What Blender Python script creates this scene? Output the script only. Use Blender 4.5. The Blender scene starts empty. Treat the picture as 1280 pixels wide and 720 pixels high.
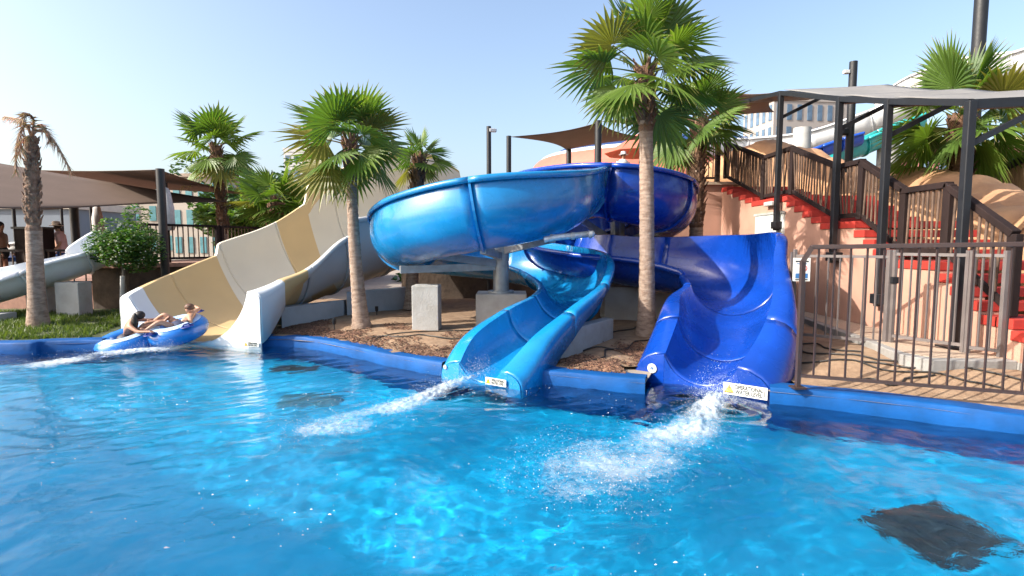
import bpy, bmesh, math, random
import numpy as np
from mathutils import Vector as V, Matrix, noise
R=math.radians; PI=math.pi
random.seed(7)
sc=bpy.context.scene; COL=sc.collection
F=680.0; HZ=305.0; CH=1.9; PITCH=math.atan((360-HZ)/F)
def P(px,py,D):
    u=(px-640)/F; v=(360-py)/F; c,s=math.cos(PITCH),math.sin(PITCH)
    d=V((u,c+v*s,-s+v*c)); k=D/d.y
    return V((d.x*k,D,CH+d.z*k))
def PZ(px,py,z):
    u=(px-640)/F; v=(360-py)/F; c,s=math.cos(PITCH),math.sin(PITCH)
    d=V((u,c+v*s,-s+v*c)); k=(z-CH)/d.z
    return V((d.x*k,d.y*k,z))
SUN=V((1,.36,-.72)).normalized()
# ------------------------------------------------------------ camera, light
cam=bpy.data.cameras.new('camera'); co=bpy.data.objects.new('camera',cam); COL.objects.link(co); sc.camera=co
co.location=(0,0,CH); co.rotation_euler=(R(90)-PITCH,0,0); cam.lens=36*F/1280; cam.clip_end=3000; cam.clip_start=.05
w=bpy.data.worlds.new("World"); sc.world=w; w.use_nodes=True
nt=w.node_tree; sky=nt.nodes.new('ShaderNodeTexSky'); sky.sky_type='NISHITA'; sky.sun_disc=False
el=math.asin(-SUN.z); az=math.atan2(-SUN.x,-SUN.y)
sky.sun_elevation=el; sky.sun_rotation=az; sky.air_density=1.0; sky.dust_density=4.0; sky.ozone_density=1.0; sky.altitude=0
nt.links.new(sky.outputs[0],nt.nodes['Background'].inputs[0]); nt.nodes['Background'].inputs[1].default_value=.15
L=bpy.data.lights.new('sun','SUN'); L.energy=3.7; L.angle=R(.5); L.color=(1,.95,.86)
lo=bpy.data.objects.new('sun',L); COL.objects.link(lo); lo.rotation_euler=SUN.to_track_quat('-Z','Y').to_euler(); lo.location=(-20,-8,16)
L.cycles.is_caustics_light=True
sc.view_settings.view_transform='Standard'; sc.view_settings.look='None'; sc.view_settings.exposure=1.12; sc.view_settings.gamma=1
sc.cycles.max_bounces=8; sc.cycles.transparent_max_bounces=12; sc.cycles.transmission_bounces=6
sc.cycles.caustics_reflective=False; sc.cycles.caustics_refractive=True
sc.cycles.sample_clamp_indirect=6
# ------------------------------------------------------------ materials
MC={}
def mat(n,rgb,rough=.6,var=.12,vs=3.0,bump=0,bs=30,metal=0,coat=0,rgb2=None,spec=.5,stretch=None,trans=0,detail=5,dirt=0):
    if n in MC: return MC[n]
    m=bpy.data.materials.new(n); m.use_nodes=True; t=m.node_tree; N=t.nodes; b=N['Principled BSDF']
    tc=N.new('ShaderNodeTexCoord'); src=tc.outputs['Object']
    if stretch:
        mp=N.new('ShaderNodeMapping'); mp.inputs['Scale'].default_value=stretch; t.links.new(src,mp.inputs[0]); src=mp.outputs[0]
    nz=N.new('ShaderNodeTexNoise'); nz.inputs['Scale'].default_value=vs; nz.inputs['Detail'].default_value=detail; nz.inputs['Roughness'].default_value=.6
    t.links.new(src,nz.inputs[0])
    cr=N.new('ShaderNodeValToRGB'); cr.color_ramp.elements[0].position=.35; cr.color_ramp.elements[1].position=.66
    c2=rgb2 or tuple(c*(1-var*1.6) for c in rgb); c1=rgb if rgb2 else tuple(min(1,c*(1+var*.5)) for c in rgb)
    cr.color_ramp.elements[0].color=(*c2,1); cr.color_ramp.elements[1].color=(*c1,1)
    t.links.new(nz.outputs['Fac'],cr.inputs[0]); t.links.new(cr.outputs[0],b.inputs['Base Color'])
    b.inputs['Roughness'].default_value=rough; b.inputs['Metallic'].default_value=metal; b.inputs['Specular IOR Level'].default_value=spec
    if coat: b.inputs['Coat Weight'].default_value=coat; b.inputs['Coat Roughness'].default_value=.06
    if rough<.6:
        mr=N.new('ShaderNodeMapRange'); mr.inputs[3].default_value=rough*.75; mr.inputs[4].default_value=min(1,rough*1.35)
        n3=N.new('ShaderNodeTexNoise'); n3.inputs['Scale'].default_value=vs*3; t.links.new(src,n3.inputs[0])
        t.links.new(n3.outputs['Fac'],mr.inputs[0]); t.links.new(mr.outputs[0],b.inputs['Roughness'])
    if bump:
        n2=N.new('ShaderNodeTexNoise'); n2.inputs['Scale'].default_value=bs; n2.inputs['Detail'].default_value=6; t.links.new(src,n2.inputs[0])
        bp=N.new('ShaderNodeBump'); bp.inputs['Strength'].default_value=min(1,bump); bp.inputs['Distance'].default_value=.02*max(1,bump)
        t.links.new(n2.outputs['Fac'],bp.inputs['Height']); t.links.new(bp.outputs[0],b.inputs['Normal'])
    if trans:
        tr=N.new('ShaderNodeBsdfTranslucent'); t.links.new(cr.outputs[0],tr.inputs[0]); mx=N.new('ShaderNodeMixShader'); mx.inputs[0].default_value=trans
        t.links.new(b.outputs[0],mx.inputs[1]); t.links.new(tr.outputs[0],mx.inputs[2]); t.links.new(mx.outputs[0],N['Material Output'].inputs[0])
    MC[n]=m; return m
def leafmat(n,trans=.35,rough=.45):
    m=bpy.data.materials.new(n); m.use_nodes=True; t=m.node_tree; N=t.nodes; b=N['Principled BSDF']
    at=N.new('ShaderNodeAttribute'); at.attribute_name='Col'
    t.links.new(at.outputs['Color'],b.inputs['Base Color']); b.inputs['Roughness'].default_value=rough
    tr=N.new('ShaderNodeBsdfTranslucent'); g=N.new('ShaderNodeMix'); g.data_type='RGBA'; g.blend_type='MULTIPLY'; g.inputs[0].default_value=1
    t.links.new(at.outputs['Color'],g.inputs[6]); g.inputs[7].default_value=(1.5,1.6,.6,1)
    t.links.new(g.outputs[2],tr.inputs[0]); mx=N.new('ShaderNodeMixShader'); mx.inputs[0].default_value=trans
    t.links.new(b.outputs[0],mx.inputs[1]); t.links.new(tr.outputs[0],mx.inputs[2]); t.links.new(mx.outputs[0],N['Material Output'].inputs[0])
    return m
LEAF=leafmat('leaf'); DRY=leafmat('dry_leaf',.15,.7)
M=dict(
 lblue=mat('light_blue_fibreglass',(.006,.21,.50),.26,.14,1.3,coat=.45),
 dblue=mat('dark_blue_fibreglass',(.003,.048,.34),.26,.16,1.3,coat=.3),
 lrim=mat('light_blue_gelcoat_outer',(.004,.19,.48),.3,.12,1.8,coat=.4),
 poolp=mat('pool_paint',(.002,.54,.98),.5,.12,.9,bump=.1,bs=12),
 cope=mat('pool_coping_paint',(.002,.075,.27),.6,.18,2.5,bump=.15,bs=18,spec=.25),
 conc=mat('concrete',(.27,.26,.245),.85,.14,4,bump=.25,bs=40),
 plinth=mat('painted_concrete',(.42,.42,.41),.8,.12,2.2,bump=.3,bs=30,rgb2=(.31,.30,.275)),
 steel=mat('galvanised_steel',(.36,.38,.40),.45,.15,6,metal=.5),
 black=mat('black_painted_steel',(.009,.010,.013),.5,.15,4),
 pink=mat('pink_render',(.46,.255,.185),.9,.06,2,bump=.25,bs=60),
 red=mat('red_step_paint',(.40,.030,.018),.7,.15,3,bump=.1,bs=50),
 wood=mat('dark_timber',(.022,.013,.012),.8,.3,3,spec=.2,bump=.3,bs=30,stretch=(1,1,.2)),
 stick=mat('weathered_pole',(.12,.072,.048),.8,.3,4,bump=.3,bs=30),
 brownrail=mat('brown_painted_steel',(.045,.027,.024),.5,.1,5),
 greyrail=mat('grey_painted_steel',(.13,.11,.105),.5,.1,5),
 soil=mat('dry_soil',(.30,.20,.125),.95,.2,5,bump=1,bs=14,rgb2=(.20,.125,.075)),
 mulch=mat('bark_mulch',(.12,.065,.042),.95,.4,15,bump=1,bs=70,rgb2=(.05,.022,.015)),
 hose=mat('black_hose',(.02,.018,.016),.6,.1),
 white=mat('white_gelcoat',(.68,.70,.72),.35,.06,2,coat=.2),
 cream=mat('cream_gelcoat',(.60,.56,.47),.5,.05,1.5,coat=.1),
 tan=mat('tan_gelcoat',(.52,.36,.17),.5,.06,1.5,coat=.1),
 grey=mat('grey_gelcoat',(.42,.45,.49),.5,.1,2),
 signw=mat('sign_white',(.72,.72,.66),.5,.05,6), signy=mat('sign_yellow',(.75,.48,.02),.5,.05), ink=mat('sign_ink',(.02,.02,.02),.6,.05),
 signb=mat('sign_blue',(.03,.14,.35),.5,.05), signr=mat('sign_red',(.6,.05,.05),.5,.05),
 sail=mat('shade_cloth_brown',(.135,.088,.065),.9,.08,1.2,bump=.1,bs=120,trans=.10),
 sailg=mat('shade_cloth_grey',(.27,.26,.25),.9,.08,1.2,bump=.1,bs=120,trans=.25),
 skin=mat('skin',(.44,.24,.155),.5,.08,9), skin2=mat('skin_tanned',(.34,.17,.105),.5,.08,9), hair=mat('dark_hair',(.018,.011,.008),.5,.3,30), hairb=mat('brown_hair',(.12,.055,.03),.6,.3,30),
 raft=mat('blue_vinyl',(.012,.16,.55),.22,.08,3,coat=.5), raftw=mat('white_print_vinyl',(.62,.70,.80),.3,.5,26,rgb2=(.08,.28,.62),stretch=(1,5,1),detail=2),
 rock=mat('sandstone_render',(.48,.27,.14),.85,.2,1.6,bump=.9,bs=7,rgb2=(.36,.19,.10)),
 darkrock=mat('dark_retaining_stone',(.085,.060,.045),.9,.3,2.5,bump=.9,bs=9),
 terr=mat('pebble_terrazzo',(.46,.35,.26),.85,.3,45,bump=.4,bs=80,rgb2=(.34,.25,.18)),
 paving=mat('sand_paving',(.30,.25,.20),.9,.15,.6,bump=.2,bs=10),
 trunk=mat('palm_trunk',(.36,.27,.21),.9,.25,7,bump=.8,bs=22,rgb2=(.19,.125,.09),stretch=(1,1,3)),
 boot=mat('palm_boots',(.22,.12,.07),.95,.4,9,bump=1,bs=26,rgb2=(.07,.04,.025)),
 bark=mat('grey_bark',(.20,.17,.14),.9,.3,6,bump=.8,bs=20),
)
# ------------------------------------------------------------ object helpers
def tag(o,label=None,cat=None,group=None,kind=None):
    if label: o['label']=label
    if cat: o['category']=cat
    if group: o['group']=group
    if kind: o['kind']=kind
    return o
def empty(name,loc,label,cat,group=None,rz=0):
    o=bpy.data.objects.new(name,None); COL.objects.link(o); o.location=loc; o.rotation_euler=(0,0,rz); o.empty_display_size=.2
    return tag(o,label,cat,group)
LOCAL={'floor_drain','hotel_building','pink_house','cream_house'}
class MB:
    def __init__(s): s.v=[]; s.f=[]; s.m=[]; s.c=[]
    def add(s,vs,fs,mi=0,col=None):
        k=len(s.v); s.v+=[tuple(x) for x in vs]; s.f+=[tuple(i+k for i in f) for f in fs]; s.m+=[mi]*len(fs)
        if col is not None: s.c+=[col]*len(vs) if not isinstance(col,list) else col
        return s
    def box(s,c,d,rz=0,mi=0,M_=None):
        x,y,z=d[0]/2,d[1]/2,d[2]/2; c=V(c)
        rot=M_ or Matrix.Rotation(rz,3,'Z')
        vs=[c+rot@V((a*x,b*y,e*z)) for a in(-1,1) for b in(-1,1) for e in(-1,1)]
        return s.add(vs,[(0,1,3,2),(4,6,7,5),(0,4,5,1),(2,3,7,6),(0,2,6,4),(1,5,7,3)],mi)
    def bar(s,a,b,wd,h=None,mi=0):
        a,b=V(a),V(b); d=b-a; l=d.length; h=h or wd; z=d.normalized()
        up=V((0,0,1)) if abs(z.z)<.95 else V((0,1,0)); x=z.cross(up).normalized(); y=x.cross(z)
        m=Matrix((x,z,y)).transposed(); return s.box((a+b)/2,(wd,l,h),mi=mi,M_=m)
    def tube(s,pts,r,n=10,mi=0,cap=True):
        pts=[V(p) for p in pts]; rr=r if isinstance(r,(list,tuple)) else [r]*len(pts); vs=[]; fs=[]; px=None
        for i,p in enumerate(pts):
            t=(pts[min(i+1,len(pts)-1)]-pts[max(i-1,0)]).normalized()
            if px is None: px=t.cross(V((0,0,1)) if abs(t.z)<.9 else V((0,1,0))).normalized()
            else: px=(px-t*px.dot(t)).normalized()
            py=t.cross(px)
            for k in range(n):
                a=2*PI*k/n; vs.append(p+(px*math.cos(a)+py*math.sin(a))*rr[i])
        for i in range(len(pts)-1):
            for k in range(n):
                a=i*n+k; b=i*n+(k+1)%n; fs.append((a,b,b+n,a+n))
        if cap: fs.append(tuple(range(n))[::-1]); fs.append(tuple((len(pts)-1)*n+k for k in range(n)))
        return s.add(vs,fs,mi)
    def lathe(s,prof,c=(0,0,0),n=24,mi=0,sx=1,sy=1):
        vs=[];fs=[];c=V(c)
        for r,z in prof:
            for k in range(n):
                a=2*PI*k/n; vs.append(c+V((r*math.cos(a)*sx,r*math.sin(a)*sy,z)))
        for i in range(len(prof)-1):
            for k in range(n):
                a=i*n+k; b=i*n+(k+1)%n; fs.append((a,b,b+n,a+n))
        return s.add(vs,fs,mi)
    def prism(s,poly,z0,z1,mi=0):
        n=len(poly); vs=[(p[0],p[1],z0) for p in poly]+[(p[0],p[1],z1) for p in poly]
        return s.add(vs,[tuple(range(n))[::-1],tuple(range(n,2*n))]+[(i,(i+1)%n,n+(i+1)%n,n+i) for i in range(n)],mi)
    def build(s,name,mats,parent=None,smooth=False,bevel=0,solid=0,sub=0,auto=None,recv=False):
        me=bpy.data.meshes.new(name); me.from_pydata(s.v,[],s.f)
        for m_ in (mats if isinstance(mats,(list,tuple)) else [mats]): me.materials.append(m_)
        me.polygons.foreach_set('material_index',s.m)
        if s.c:
            ca=me.color_attributes.new('Col','FLOAT_COLOR','POINT'); ca.data.foreach_set('color',[q for c in s.c for q in (*c,1)][:len(s.v)*4])
        bm=bmesh.new(); bm.from_mesh(me)
        if not s.c and not smooth=='keep': bmesh.ops.recalc_face_normals(bm,faces=bm.faces)
        bm.to_mesh(me); bm.free()
        if smooth:
            me.polygons.foreach_set('use_smooth',[True]*len(me.polygons))
            if smooth!='keep': me.set_sharp_from_angle(angle=R(auto or 40))
        o=bpy.data.objects.new(name,me); COL.objects.link(o)
        if solid:
            md=o.modifiers.new('solid','SOLIDIFY'); md.thickness=solid; md.offset=0
        if sub:
            md=o.modifiers.new('sub','SUBSURF'); md.levels=sub; md.render_levels=sub
        if bevel:
            md=o.modifiers.new('bevel','BEVEL'); md.width=bevel; md.segments=2; md.limit_method='ANGLE'; md.angle_limit=R(50)
        if parent:
            o.parent=parent
            o.matrix_parent_inverse=Matrix.Translation(parent.location).inverted() if parent.type=='EMPTY' and parent.name.split('.')[0] not in LOCAL else Matrix()
        if recv: o.cycles.is_caustics_receiver=True
        return o
def LK(o,parent,mesh,name,mtx=None):
    c=bpy.data.objects.new(name,mesh); COL.objects.link(c); c.parent=parent
    if mtx: c.matrix_local=mtx
    return c
def copy_tree(o,parent=None):
    c=o.copy(); COL.objects.link(c); c.parent=parent
    for ch in list(o.children): copy_tree(ch,c)
    return c
def crom(pts,n):
    out=[]; k=len(pts)
    for i in range(k-1):
        p0,p1,p2,p3=pts[max(i-1,0)],pts[i],pts[i+1],pts[min(i+2,k-1)]
        for j in range(n):
            t=j/n; out.append(tuple(.5*((2*b)+(-a+c)*t+(2*a-5*b+4*c-d)*t*t+(-a+3*b-3*c+d)*t**3) for a,b,c,d in zip(p0,p1,p2,p3)))
    out.append(tuple(pts[-1])); return out
def nz(x,y,z=0): return noise.noise(V((x,y,z)))
def textmesh(body,size,mtx,parent,material,name='lettering',ext=.001,align='CENTER',bold=0):
    cu=bpy.data.curves.new(name,'FONT'); cu.body=body; cu.size=size; cu.extrude=ext; cu.align_x=align; cu.align_y='CENTER'; cu.offset=bold
    o=bpy.data.objects.new('tmp',cu); COL.objects.link(o); dg=bpy.context.evaluated_depsgraph_get(); dg.update()
    me=bpy.data.meshes.new_from_object(o.evaluated_get(dg)); bpy.data.objects.remove(o)
    me.materials.clear(); me.materials.append(material); me.transform(mtx)
    c=bpy.data.objects.new(name,me); COL.objects.link(c); c.parent=parent
    c.matrix_parent_inverse=Matrix.Translation(parent.location).inverted() if parent.type=='EMPTY' else Matrix()
    return c
def frame(o,rt,up):
    rt=V(rt).normalized(); up=V(up); n=rt.cross(up).normalized(); up=n.cross(rt)
    m=Matrix((rt,up,n)).transposed().to_4x4(); m.translation=V(o); return m
def structure(o,kind='structure'): o['kind']=kind; return o
# ------------------------------------------------------------ pool
edge_px=[(0,442),(60,440),(125,438)]
A=[PZ(x,y,0) for x,y in [(-30,443),(60,440),(128,438)]]
B=[PZ(x,y,0) for x,y in [(322,434),(360,434),(395,437),(440,447),(480,457),(520,464),(552,470)]]
C_=[PZ(x,y,0) for x,y in [(634,476),(680,481),(740,487),(806,493)]]
D_=[PZ(x,y,0) for x,y in [(962,504),(1050,513),(1150,525),(1285,545)]]
def xy(p): return (p[0],p[1])
Apts=[(-17,9.3)]+[xy(p) for p in A]; Bpts=[xy(p) for p in B]; Cpts=[xy(p) for p in C_]; Dpts=[xy(p) for p in D_]+[(6.6,4.4),(8.2,2.2)]
n1=[(-8.0,11.6),(-5.0,11.8)]; n2=[(-.5,8.7),(.55,8.2)]; n3=[(2.3,8.3),(3.2,8.1)]
pool=Apts+n1+Bpts+n2+Cpts+n3+Dpts+[(8.6,-4),(-17,-4)]
def inpoly(x,y,pl):
    c=False; j=len(pl)-1
    for i in range(len(pl)):
        xi,yi=pl[i]; xj,yj=pl[j]
        if (yi>y)!=(yj>y) and x<(xj-xi)*(y-yi)/(yj-yi)+xi: c=not c
        j=i
    return c
def dseg(x,y,a,b):
    ax,ay=a;bx,by=b;dx,dy=bx-ax,by-ay;t=max(0,min(1,((x-ax)*dx+(y-ay)*dy)/(dx*dx+dy*dy+1e-9)))
    return math.hypot(x-ax-t*dx,y-ay-t*dy)
NS=[i for i in range(len(pool)) if not ({pool[i],pool[(i+1)%len(pool)]}&set(n1+n2+n3))]
def dedge(x,y): return min(dseg(x,y,pool[i],pool[(i+1)%len(pool)]) for i in NS)
def dpool(x,y): return min(dseg(x,y,pool[i],pool[(i+1)%len(pool)]) for i in range(len(pool)))
DEPTH=-1.05
# floor
m=MB(); m.add([(-17.5,-4.5,DEPTH),(9,-4.5,DEPTH),(9,12.5,DEPTH),(-17.5,12.5,DEPTH)],[(0,1,2,3)])
structure(m.build('pool_floor',M['poolp'],recv=True))
m=MB()
for i in range(len(pool)):
    a,b=pool[i],pool[(i+1)%len(pool)]
    m.add([(a[0],a[1],DEPTH),(b[0],b[1],DEPTH),(b[0],b[1],-.04),(a[0],a[1],-.04)],[(0,1,2,3)])
structure(m.build('pool_wall',M['cope'],recv=True))
def coping(pts,name,wd=.26,h=.20):
    sm=[V((x,y,0)) for x,y in crom(pts,6)]
    prof=[(0,-.25),(0,.02),(.004,h-.03),(.02,h-.005),(.05,h),(wd,h),(wd+.05,h-.01),(wd+.055,.1)]
    vs=[];fs=[];n=len(prof)
    for i,p in enumerate(sm):
        t=(sm[min(i+1,len(sm)-1)]-sm[max(i-1,0)]).normalized(); o=V((-t.y,t.x,0))
        wob=.012*nz(p.x*2,p.y*2)
        for k,(a,b) in enumerate(prof): vs.append(p+o*(a+(wob if k<3 else 0)+(.05*nz(p.x*1.7,p.y*1.7,3) if k>4 else 0))+V((0,0,b+.008*nz(p.x*3,p.y*3,k))))
    for i in range(len(sm)-1):
        for k in range(n-1): a=i*n+k; fs.append((a,a+1,a+n+1,a+n))
    m=MB(); m.add(vs,fs); o=m.build(name,M['cope'],smooth=True,auto=50,recv=True); return structure(o)
for s_ in (Apts,Bpts,Cpts,Dpts+[(8.6,-4)]): coping(s_,'pool_kerb')
# water
nx,ny=760,470; X=np.linspace(-17.2,8.8,nx+1); Yv=np.linspace(-4.2,12.2,ny+1)
# denser near the camera frustum
xx,yy=np.meshgrid(X,Yv); zz=np.zeros_like(xx); rs=np.random.RandomState(3)
wx=xx+.35*np.sin(yy*1.1+.7)+.25*np.sin(xx*.7+yy*.9); wy=yy+.3*np.sin(xx*1.3+1.1)+.2*np.sin(xx*.6-yy*1.3)
for lam,amp,cnt in ((2.6,.009,5),(1.3,.0065,8),(.65,.0038,12),(.34,.0027,20),(.19,.0019,24),(.12,.0011,20)):
    for _ in range(cnt):
        a=rs.normal(1.9,.75); l=lam*rs.uniform(.75,1.3); k=2*PI/l; ph=rs.uniform(0,6.28)
        mod=.6+.4*np.sin(wx*rs.uniform(.3,.9)+wy*rs.uniform(.3,.9)+ph)
        zz+=amp/math.sqrt(cnt)*1.5*mod*np.sin(k*(wx*math.cos(a)+wy*math.sin(a))+ph)
splashes=[(P(895,520,6.2),.5,.045),(P(780,585,4.6),1.0,.03),(P(560,490,7.1),.5,.03),(P(450,530,6.0),.8,.02),(P(120,445,9.6),1.0,.03)]
for c,rad,am in splashes:
    d=np.hypot(xx-c.x,yy-c.y); zz+=am*np.exp(-(d/rad)**2)*np.sin(d*22+np.sin(xx*9)*1.5+np.cos(yy*11)*1.5)*.5
vs=np.stack([xx.ravel(),yy.ravel(),zz.ravel()],1)
ii=np.arange(nx*ny); r_=ii//nx; c_=ii%nx; a_=r_*(nx+1)+c_
faces=np.stack([a_,a_+1,a_+nx+2,a_+nx+1],1)
me=bpy.data.meshes.new('pool_water'); me.vertices.add(len(vs)); me.vertices.foreach_set('co',vs.ravel().astype(np.float32))
me.loops.add(faces.size); me.loops.foreach_set('vertex_index',faces.ravel().astype(np.int32)); me.polygons.add(len(faces))
me.polygons.foreach_set('loop_start',(np.arange(len(faces))*4).astype(np.int32)); me.polygons.foreach_set('loop_total',np.full(len(faces),4,dtype=np.int32))
me.update(); me.validate(); me.polygons.foreach_set('use_smooth',[True]*len(me.polygons))
wm=bpy.data.materials.new('water'); wm.use_nodes=True; b=wm.node_tree.nodes['Principled BSDF']
b.inputs['Base Color'].default_value=(.80,.96,1,1); b.inputs['Transmission Weight'].default_value=1; b.inputs['Roughness'].default_value=0; b.inputs['IOR'].default_value=1.33; b.inputs['Specular Tint'].default_value=(.5,.72,1,1)
N=wm.node_tree.nodes; tcw=N.new('ShaderNodeTexCoord'); nw=N.new('ShaderNodeTexNoise'); nw.inputs['Scale'].default_value=11; nw.inputs['Detail'].default_value=5; nw.inputs['Roughness'].default_value=.55; nw.inputs['Distortion'].default_value=.6
bw0=N.new('ShaderNodeBump'); bw0.inputs['Strength'].default_value=.42; bw0.inputs['Distance'].default_value=.012
wm.node_tree.links.new(tcw.outputs['Object'],nw.inputs[0]); wm.node_tree.links.new(nw.outputs['Fac'],bw0.inputs['Height']); wm.node_tree.links.new(bw0.outputs[0],b.inputs['Normal'])
me.materials.append(wm); wo=bpy.data.objects.new('pool_water',me); COL.objects.link(wo); structure(wo); wo.cycles.is_caustics_caster=True
# drains on the floor
def drain(x,y,wd,dp,rz,label,faint=False):
    o=empty('floor_drain',(x,y,DEPTH),label,'drain','dark drain grates set in the pool floor',rz)
    m=MB()
    m.box((0,0,.015),(wd,dp,.03)); FM=mat('faint_drain',(.03,.22,.34),.8,.15,3)
    g=m.build('grate_frame',FM if faint else mat('drain_grey',(.03,.06,.09),.8,.15,3),o,bevel=.01,recv=True)
    m=MB(); n=int(wd/.07)
    for k in range(n): m.box((-wd/2+(k+.5)*wd/n,0,.036),(wd/n*.5,dp*.92,.012))
    m.build('grate_bars',FM if faint else mat('drain_bar',(.05,.085,.11),.8,.2,5),o,recv=True)
drain(3.45,4.25,.85,.72,.25,'large dark grey drain grate on the pool floor at the bottom right')
drain(-3.75,9.3,.8,.5,.1,'small dark drain grate under water just below the cream slide exit')
drain(-2.85,7.55,.85,.5,.1,'faint middle drain grate in the shallow water left of the light blue slide',True)
# ------------------------------------------------------------ ground
bm=bmesh.new(); inner=[bm.verts.new((x,y,.14)) for x,y in pool]; outer=[bm.verts.new((x,y,.14)) for x,y in [(-900,-200),(900,-200),(900,1500),(-900,1500)]]
es=[bm.edges.new((q[i],q[(i+1)%len(q)])) for q in (inner,outer) for i in range(len(q))]
bmesh.ops.triangle_fill(bm,use_beauty=True,use_dissolve=False,edges=es)
for f in bm.faces:
    if f.normal.z<0: f.normal_flip()
me=bpy.data.meshes.new('ground'); bm.to_mesh(me); bm.free(); me.materials.append(M['paving']); go=bpy.data.objects.new('ground',me); COL.objects.link(go); structure(go)
def sm(a,b,x): t=max(0,min(1,(x-a)/(b-a))); return t*t*(3-2*t)
def bedz(x,y):
    z=.185+.10*sm(.1,1.4,dpool(x,y))+.035*nz(x*1.3,y*1.3)+.015*nz(x*4,y*4)
    return z+.14*sm(3.6,5.2,x)*sm(.2,1.2,dpool(x,y))
def sheet(name,x0,x1,y0,y1,st,material,cond=None,zf=bedz,dz=0):
    nx=int((x1-x0)/st); ny=int((y1-y0)/st); idx={}; vs=[]; fs=[]
    def vi(i,j):
        if (i,j) not in idx:
            x=x0+i*st;y=y0+j*st; idx[(i,j)]=len(vs); vs.append((x,y,zf(x,y)+dz))
        return idx[(i,j)]
    for i in range(nx):
        for j in range(ny):
            x=x0+(i+.5)*st;y=y0+(j+.5)*st
            if inpoly(x,y,pool) : continue
            if dedge(x,y)<.11 or (1.5<x<3.5 and y<7.5): continue
            if cond and not cond(x,y): continue
            fs.append((vi(i,j),vi(i+1,j),vi(i+1,j+1),vi(i,j+1)))
    m=MB(); m.add(vs,fs); return structure(m.build(name,material,smooth='keep'))
sheet('soil_bed',-6.4,9,4.4,16,.1,M['soil'])
def mulchy(x,y): return nz(x*1.1+3,y*1.1)+.55-.55*dpool(x,y)>.12 and x<2.9 or (-3.5<x<-1.2 and 10.6<y<12)
# mulch chips
m=MB(); k=0
while k<11000:
    x=random.uniform(-5,3); y=random.uniform(6.8,12)
    if inpoly(x,y,pool) or dpool(x,y)<.2 or (1.5<x<3.5 and y<7.5): continue
    if random.random()>max(0,min(1,.25+1.6*(nz(x*1.1+3,y*1.1)+.32-.5*dpool(x,y)+.25*nz(x*5,y*5)))): continue
    k+=1; s=random.uniform(.010,.026); a=random.random()*6; rt=Matrix.Rotation(a,3,'Z')@Matrix.Rotation(random.uniform(-.6,.6),3,'X')
    m.box((x,y,bedz(x,y)+.02),(s*1.6,s*.8,s*.35),M_=rt,mi=random.randrange(3))
tag(m.build('mulch_chips',[M['mulch'],mat('chip_red',(.15,.07,.045),.9,.3),mat('chip_tan',(.27,.15,.09),.9,.3)]),'red brown bark chips scattered behind the blue pool edge','bark mulch',kind='stuff')
# left planting: grass
sheet('grass_soil',-17,-6.0,9.2,13.6,.12,mat('turf_soil',(.10,.12,.045),.95,.3,4,bump=1,bs=20))
m=MB(); k=0
while k<15000:
    x=random.uniform(-13,-6.6); y=random.uniform(9.6,12.9)
    if inpoly(x,y,pool) or dpool(x,y)<.28: continue
    if nz(x*2,y*2)<-.25: continue
    k+=1; z=bedz(x,y); h=random.uniform(.04,.12); a=random.random()*6.3; c,s=math.cos(a)*.012,math.sin(a)*.012; lx,ly=random.gauss(0,.03),random.gauss(0,.03)
    g=random.random(); col=(.045+.07*g,.085+.065*g,.018+.015*g)
    m.add([(x-c,y-s,z),(x+c,y+s,z),(x+lx,y+ly,z+h)],[(0,1,2)],col=col)
tag(m.build('grass',LEAF),'short green grass and ground cover by the left pool edge','grass',kind='stuff')
# drip hoses
HO=0
def hose(p0,p1,seed,label):
    rnd=random.Random(seed); pts=[]
    n=26
    for i in range(n+1):
        t=i/n; x=p0[0]+(p1[0]-p0[0])*t; y=p0[1]+(p1[1]-p0[1])*t
        x+=.22*nz(t*4,seed); y+=.22*nz(t*4,seed+9)
        if inpoly(x,y,pool) or dpool(x,y)<.25: continue
        pts.append((x,y,bedz(x,y)+.018))
    if len(pts)>2: tag(MB().tube(pts,.012,6).build('drip_hose',M['hose'],smooth=True),label,'hose','thin black drip hoses lying on the dry soil beds')
for s,(a,b,l) in enumerate([((1.0,7.6),(2.6,9.6),'black drip hose on the soil nearest the light blue slide plinth'),((1.1,8.4),(2.8,9.0),'black drip hose crossing the soil in front of the palm between the slides'),((1.5,9.6),(2.5,10.4),'black drip hose on the soil behind the palm between the slides'),
    ((-3.0,9.2),(-.6,10.2),'black drip hose on the soil left of the square white pedestal'),((-2.5,9.6),(-.4,9.2),'black drip hose nearest the square white pedestal'),
    ((4.3,6.5),(5.0,6.2),'short black drip hose behind the foot of the brown railing'),((3.95,7.4),(5.4,5.9),'long black drip hose running diagonally behind the brown railing'),((4.0,8.2),(5.0,6.6),'black drip hose beside the lower grey kerb'),((4.1,9.2),(4.8,7.3),'black drip hose in the shade beside the dark blue slide'),((4.5,7.0),(6.2,5.6),'black drip hose on the sunny soil in front of the pebble platform')]):
    hose(a,b,s*3.7,l)
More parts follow.
